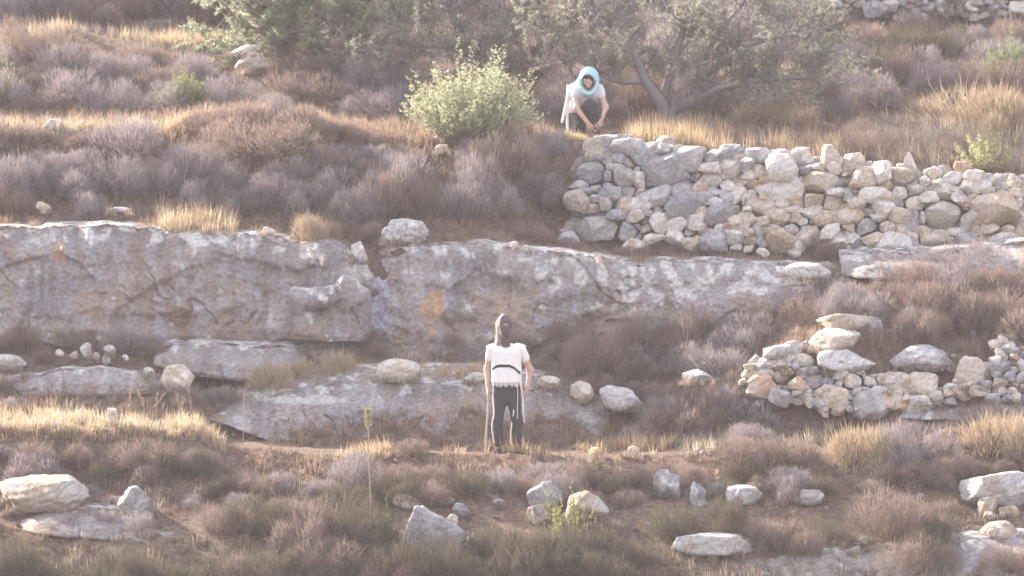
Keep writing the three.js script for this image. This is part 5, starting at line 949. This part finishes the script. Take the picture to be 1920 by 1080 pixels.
// the crouching person, tying a shoe on the terrace above the wall
{
  const z0 = -7.5, base = at(1103, 251, z0), J = (px, py, dz = 0) => at(px, py, z0 + dz).sub(base);
  const t = thing('person', 'crouching person in turquoise head scarf and pale shirt reaching down to one shoe', 'person', base), mid = (a, b, k) => a.clone().lerp(b, k);
  const sL = J(1077, 166, 0.04), sR = J(1123, 168, 0.06), eL = J(1081, 203, 0.24), eR = J(1135, 201, 0.18), wL = J(1102, 230, 0.36), wR = J(1128, 225, 0.33);
  const hL = J(1079, 212, -0.16), hR = J(1098, 212, -0.14), kL = J(1087, 240, 0.1), kR = J(1107, 200, 0.24), aL = J(1080, 247, -0.3), aR = J(1117, 241, 0.2);
  const torso = [cap(J(1080, 205, -0.14), J(1097, 205, -0.12), 0.125), cap(J(1086, 186, -0.03), J(1104, 186, -0.01), 0.13), cap(J(1087, 171, 0.05), J(1110, 172, 0.06), 0.115), cap(sL, sR, 0.065)];
  const body = [...torso.map(c => cap(c.a, c.b, c.ra - 0.025, c.rb - 0.025)), cap(sL, eL, 0.056, 0.044), cap(eL, wL, 0.044, 0.028), cap(sR, eR, 0.056, 0.044), cap(eR, wR, 0.044, 0.028), cap(J(1099, 168, 0.08), J(1102, 156, 0.14), 0.058, 0.054), cap(hL, kL, 0.085, 0.058), cap(kL, aL, 0.056, 0.04), cap(hR, kR, 0.085, 0.058), cap(kR, aR, 0.056, 0.04)];
  const head = headGeo(J(1103, 150, 0.19), -0.12, 0.42, 0.98, 0.06);
  const hcL = handCaps(wL, new THREE.Vector3(0.75, -1, 0.12), new THREE.Vector3(-0.3, 0.2, 1), 1, 0.62), hcR = handCaps(wR, new THREE.Vector3(-0.55, -1, 0.1), new THREE.Vector3(0.35, 0.2, 1), -1, 0.62);
  part('body', mergeGeometries([meshCaps(body, 0.05, 0.013), head.g, meshCaps(hcL, 0.007, 0.004), meshCaps(hcR, 0.007, 0.004)].map(strip)), SKIN, t);
  const fw = new THREE.Vector3(0, 0, 1).transformDirection(head.m);
  for (const e of head.eyes) { part('eye', strip(new THREE.SphereGeometry(0.0112, 12, 8)), EYEW, t).position.copy(e); part('iris', strip(new THREE.SphereGeometry(0.0065, 10, 6)), IRIS, t).position.copy(e).addScaledVector(fw, 0.0085); }
  const inv = head.m.clone().invert(), v = new THREE.Vector3(), hc = J(1103, 150, 0.19);
  part('hair', surfaceNets((x, y, z) => { v.set(x, y, z).applyMatrix4(inv); const d = ellD(v.x, v.y, v.z, { x: 0, y: 0.036, z: -0.015 }, [0.098, 0.098, 0.106]), line = 0.062 - v.y - 0.35 * Math.max(0, -v.z + 0.05) * 3 - 0.9 * Math.max(0, v.x - 0.03) * 2.2; return Math.max(d + 0.004 * noise(v.x * 40, v.y * 40, v.z * 40), line); }, [hc.x - 0.2, hc.y - 0.2, hc.z - 0.2], [hc.x + 0.2, hc.y + 0.2, hc.z + 0.2], 0.007), HAIR, t);
  part('beard', surfaceNets((x, y, z) => { v.set(x, y, z).applyMatrix4(inv); const d = capD(v.x, v.y, v.z, { a: { x: -0.05, y: -0.06, z: 0.03 }, b: { x: 0.0, y: -0.1, z: 0.068 }, ra: 0.028, rb: 0.024 }), e = capD(v.x, v.y, v.z, { a: { x: 0.062, y: -0.04, z: 0.02 }, b: { x: 0.0, y: -0.1, z: 0.068 }, ra: 0.028, rb: 0.024 }); return smin(d, e, 0.01); }, [hc.x - 0.2, hc.y - 0.2, hc.z - 0.2], [hc.x + 0.2, hc.y + 0.2, hc.z + 0.2], 0.006), cloth([0.06, 0.04, 0.032]), t);
  part('trousers', meshCaps([cap(hL, kL, 0.115, 0.085), cap(kL, aL, 0.08, 0.06), cap(hR, kR, 0.115, 0.105), cap(kR, mid(kR, aR, 0.85), 0.105, 0.06), cap(J(1080, 212, -0.15), J(1097, 212, -0.14), 0.125)], 0.03, 0.011, (x, y, z, d) => d + 0.014 * ridged(x * 7, y * 8 + x * 4, z * 7, 2) - 0.006 + 0.004 * noise(x * 32, y * 40, z * 30)), cloth([0.05, 0.05, 0.06]), t);
  for (const [a, b] of [[aR, J(1121, 249, 0.36)], [aL, J(1078, 249, -0.42)]]) part('shoe', meshCaps([cap(a.clone().add(new THREE.Vector3(0, 0.01, -0.02)), a.clone().add(new THREE.Vector3(0, -0.04, -0.03)), 0.05, 0.045), cap(a.clone().add(new THREE.Vector3(0, -0.04, 0)), b, 0.045, 0.036)], 0.03, 0.008), cloth([0.05, 0.035, 0.035], 0.7), t);
  const SH = cloth([0.62, 0.62, 0.66], 0.9, 0.12), yHem = J(1100, 200).y;
  part('shirt', meshCaps([...torso.map(c => cap(c.a, c.b, c.ra + 0.014, c.rb + 0.014)), cap(sL, mid(sL, eL, 0.36), 0.074, 0.07), cap(sR, mid(sR, eR, 0.34), 0.074, 0.07)], 0.04, 0.011, (x, y, z, d) => d + 0.014 * ridged(x * 6 + y * 3, y * 5 - x * 3, z * 6, 2) - 0.004 + 0.003 * noise(x * 30, y * 26, z * 30)), SH, t);
  // scarf: a thick wound ring about the face and a cloth over the head, down to the shoulder
  const ring = [[1104, 127, 0.16], [1092, 134, 0.18], [1087.5, 148, 0.19], [1088.5, 163, 0.22], [1096, 173, 0.26], [1104, 176, 0.27], [1113, 171, 0.26], [1119, 159, 0.22], [1120, 146, 0.19], [1116, 133, 0.18], [1104, 127, 0.16]].map(p => J(...p)), rc = [];
  { const cv = new THREE.CatmullRomCurve3(ring.slice(0, -1), true), q = cv.getSpacedPoints(40), rr = i => 0.027 - 0.006 * Math.cos(i / 40 * 6.283) + 0.003 * Math.sin(i * 1.9); for (let i = 0; i < 40; i++) rc.push(cap(q[i], q[i + 1], rr(i), rr(i + 1))); }
  const low = ring.slice(2, 9).map((p, i) => p.clone().add(new THREE.Vector3(0, -0.022, -0.05))); for (let i = 0; i + 1 < low.length; i++) rc.push(cap(low[i], low[i + 1], 0.03));
  const rf = joined(rc, 0.004), drape = cap(J(1097, 148, 0.02), J(1082, 163, -0.02), 0.09, 0.075), back = cap(J(1106, 150, 0.08), J(1114, 166, 0.04), 0.115, 0.08);
  part('scarf', surfaceNets((x, y, z) => { v.set(x, y, z).applyMatrix4(inv); const shell = ellD(v.x, v.y, v.z, { x: 0, y: 0.03, z: -0.03 }, [0.122, 0.134, 0.13]), hole = ellD(v.x, v.y, v.z, { x: 0.002, y: -0.02, z: 0.1 }, [0.104, 0.142, 0.14]); let d = smin(shell, capD(x, y, z, drape), 0.05); d = smin(d, capD(x, y, z, back), 0.05); d = Math.max(d, -hole); d = smin(d, rf(x, y, z), 0.018); return d + 0.0045 * ridged(x * 6 + y * 3, y * 9 - x * 3, z * 6, 2); }, [hc.x - 0.32, hc.y - 0.34, hc.z - 0.38], [hc.x + 0.3, hc.y + 0.3, hc.z + 0.25], 0.008), cloth([0.42, 0.64, 0.69], 0.9, 0.15), t);
  const WH = cloth([0.82, 0.81, 0.82], 0.9, 0.12);
  for (const p of [[[1067, 160, 0.02], [1066, 175, 0.06], [1061, 200, 0.08], [1053.5, 230, 0.1]], [[1068, 172, 0.04], [1064, 200, 0.08], [1064, 225, 0.1], [1065, 249, 0.1]], [[1070, 160, 0.03], [1072, 176, 0.1], [1074, 190, 0.1], [1079, 205, 0.1]]]) part('garment_tail', cord(p.map(q => J(...q)), 0.034, 0.016, 24), WH, t);
  const br = part('bracelet', strip(new THREE.TorusGeometry(0.034, 0.008, 8, 20)), cloth([0.16, 0.04, 0.04], 0.6), t); br.position.copy(mid(eR, wR, 0.9)); br.quaternion.setFromUnitVectors(new THREE.Vector3(0, 0, 1), wR.clone().sub(eR).normalize());
}

renderer.render(scene, camera);
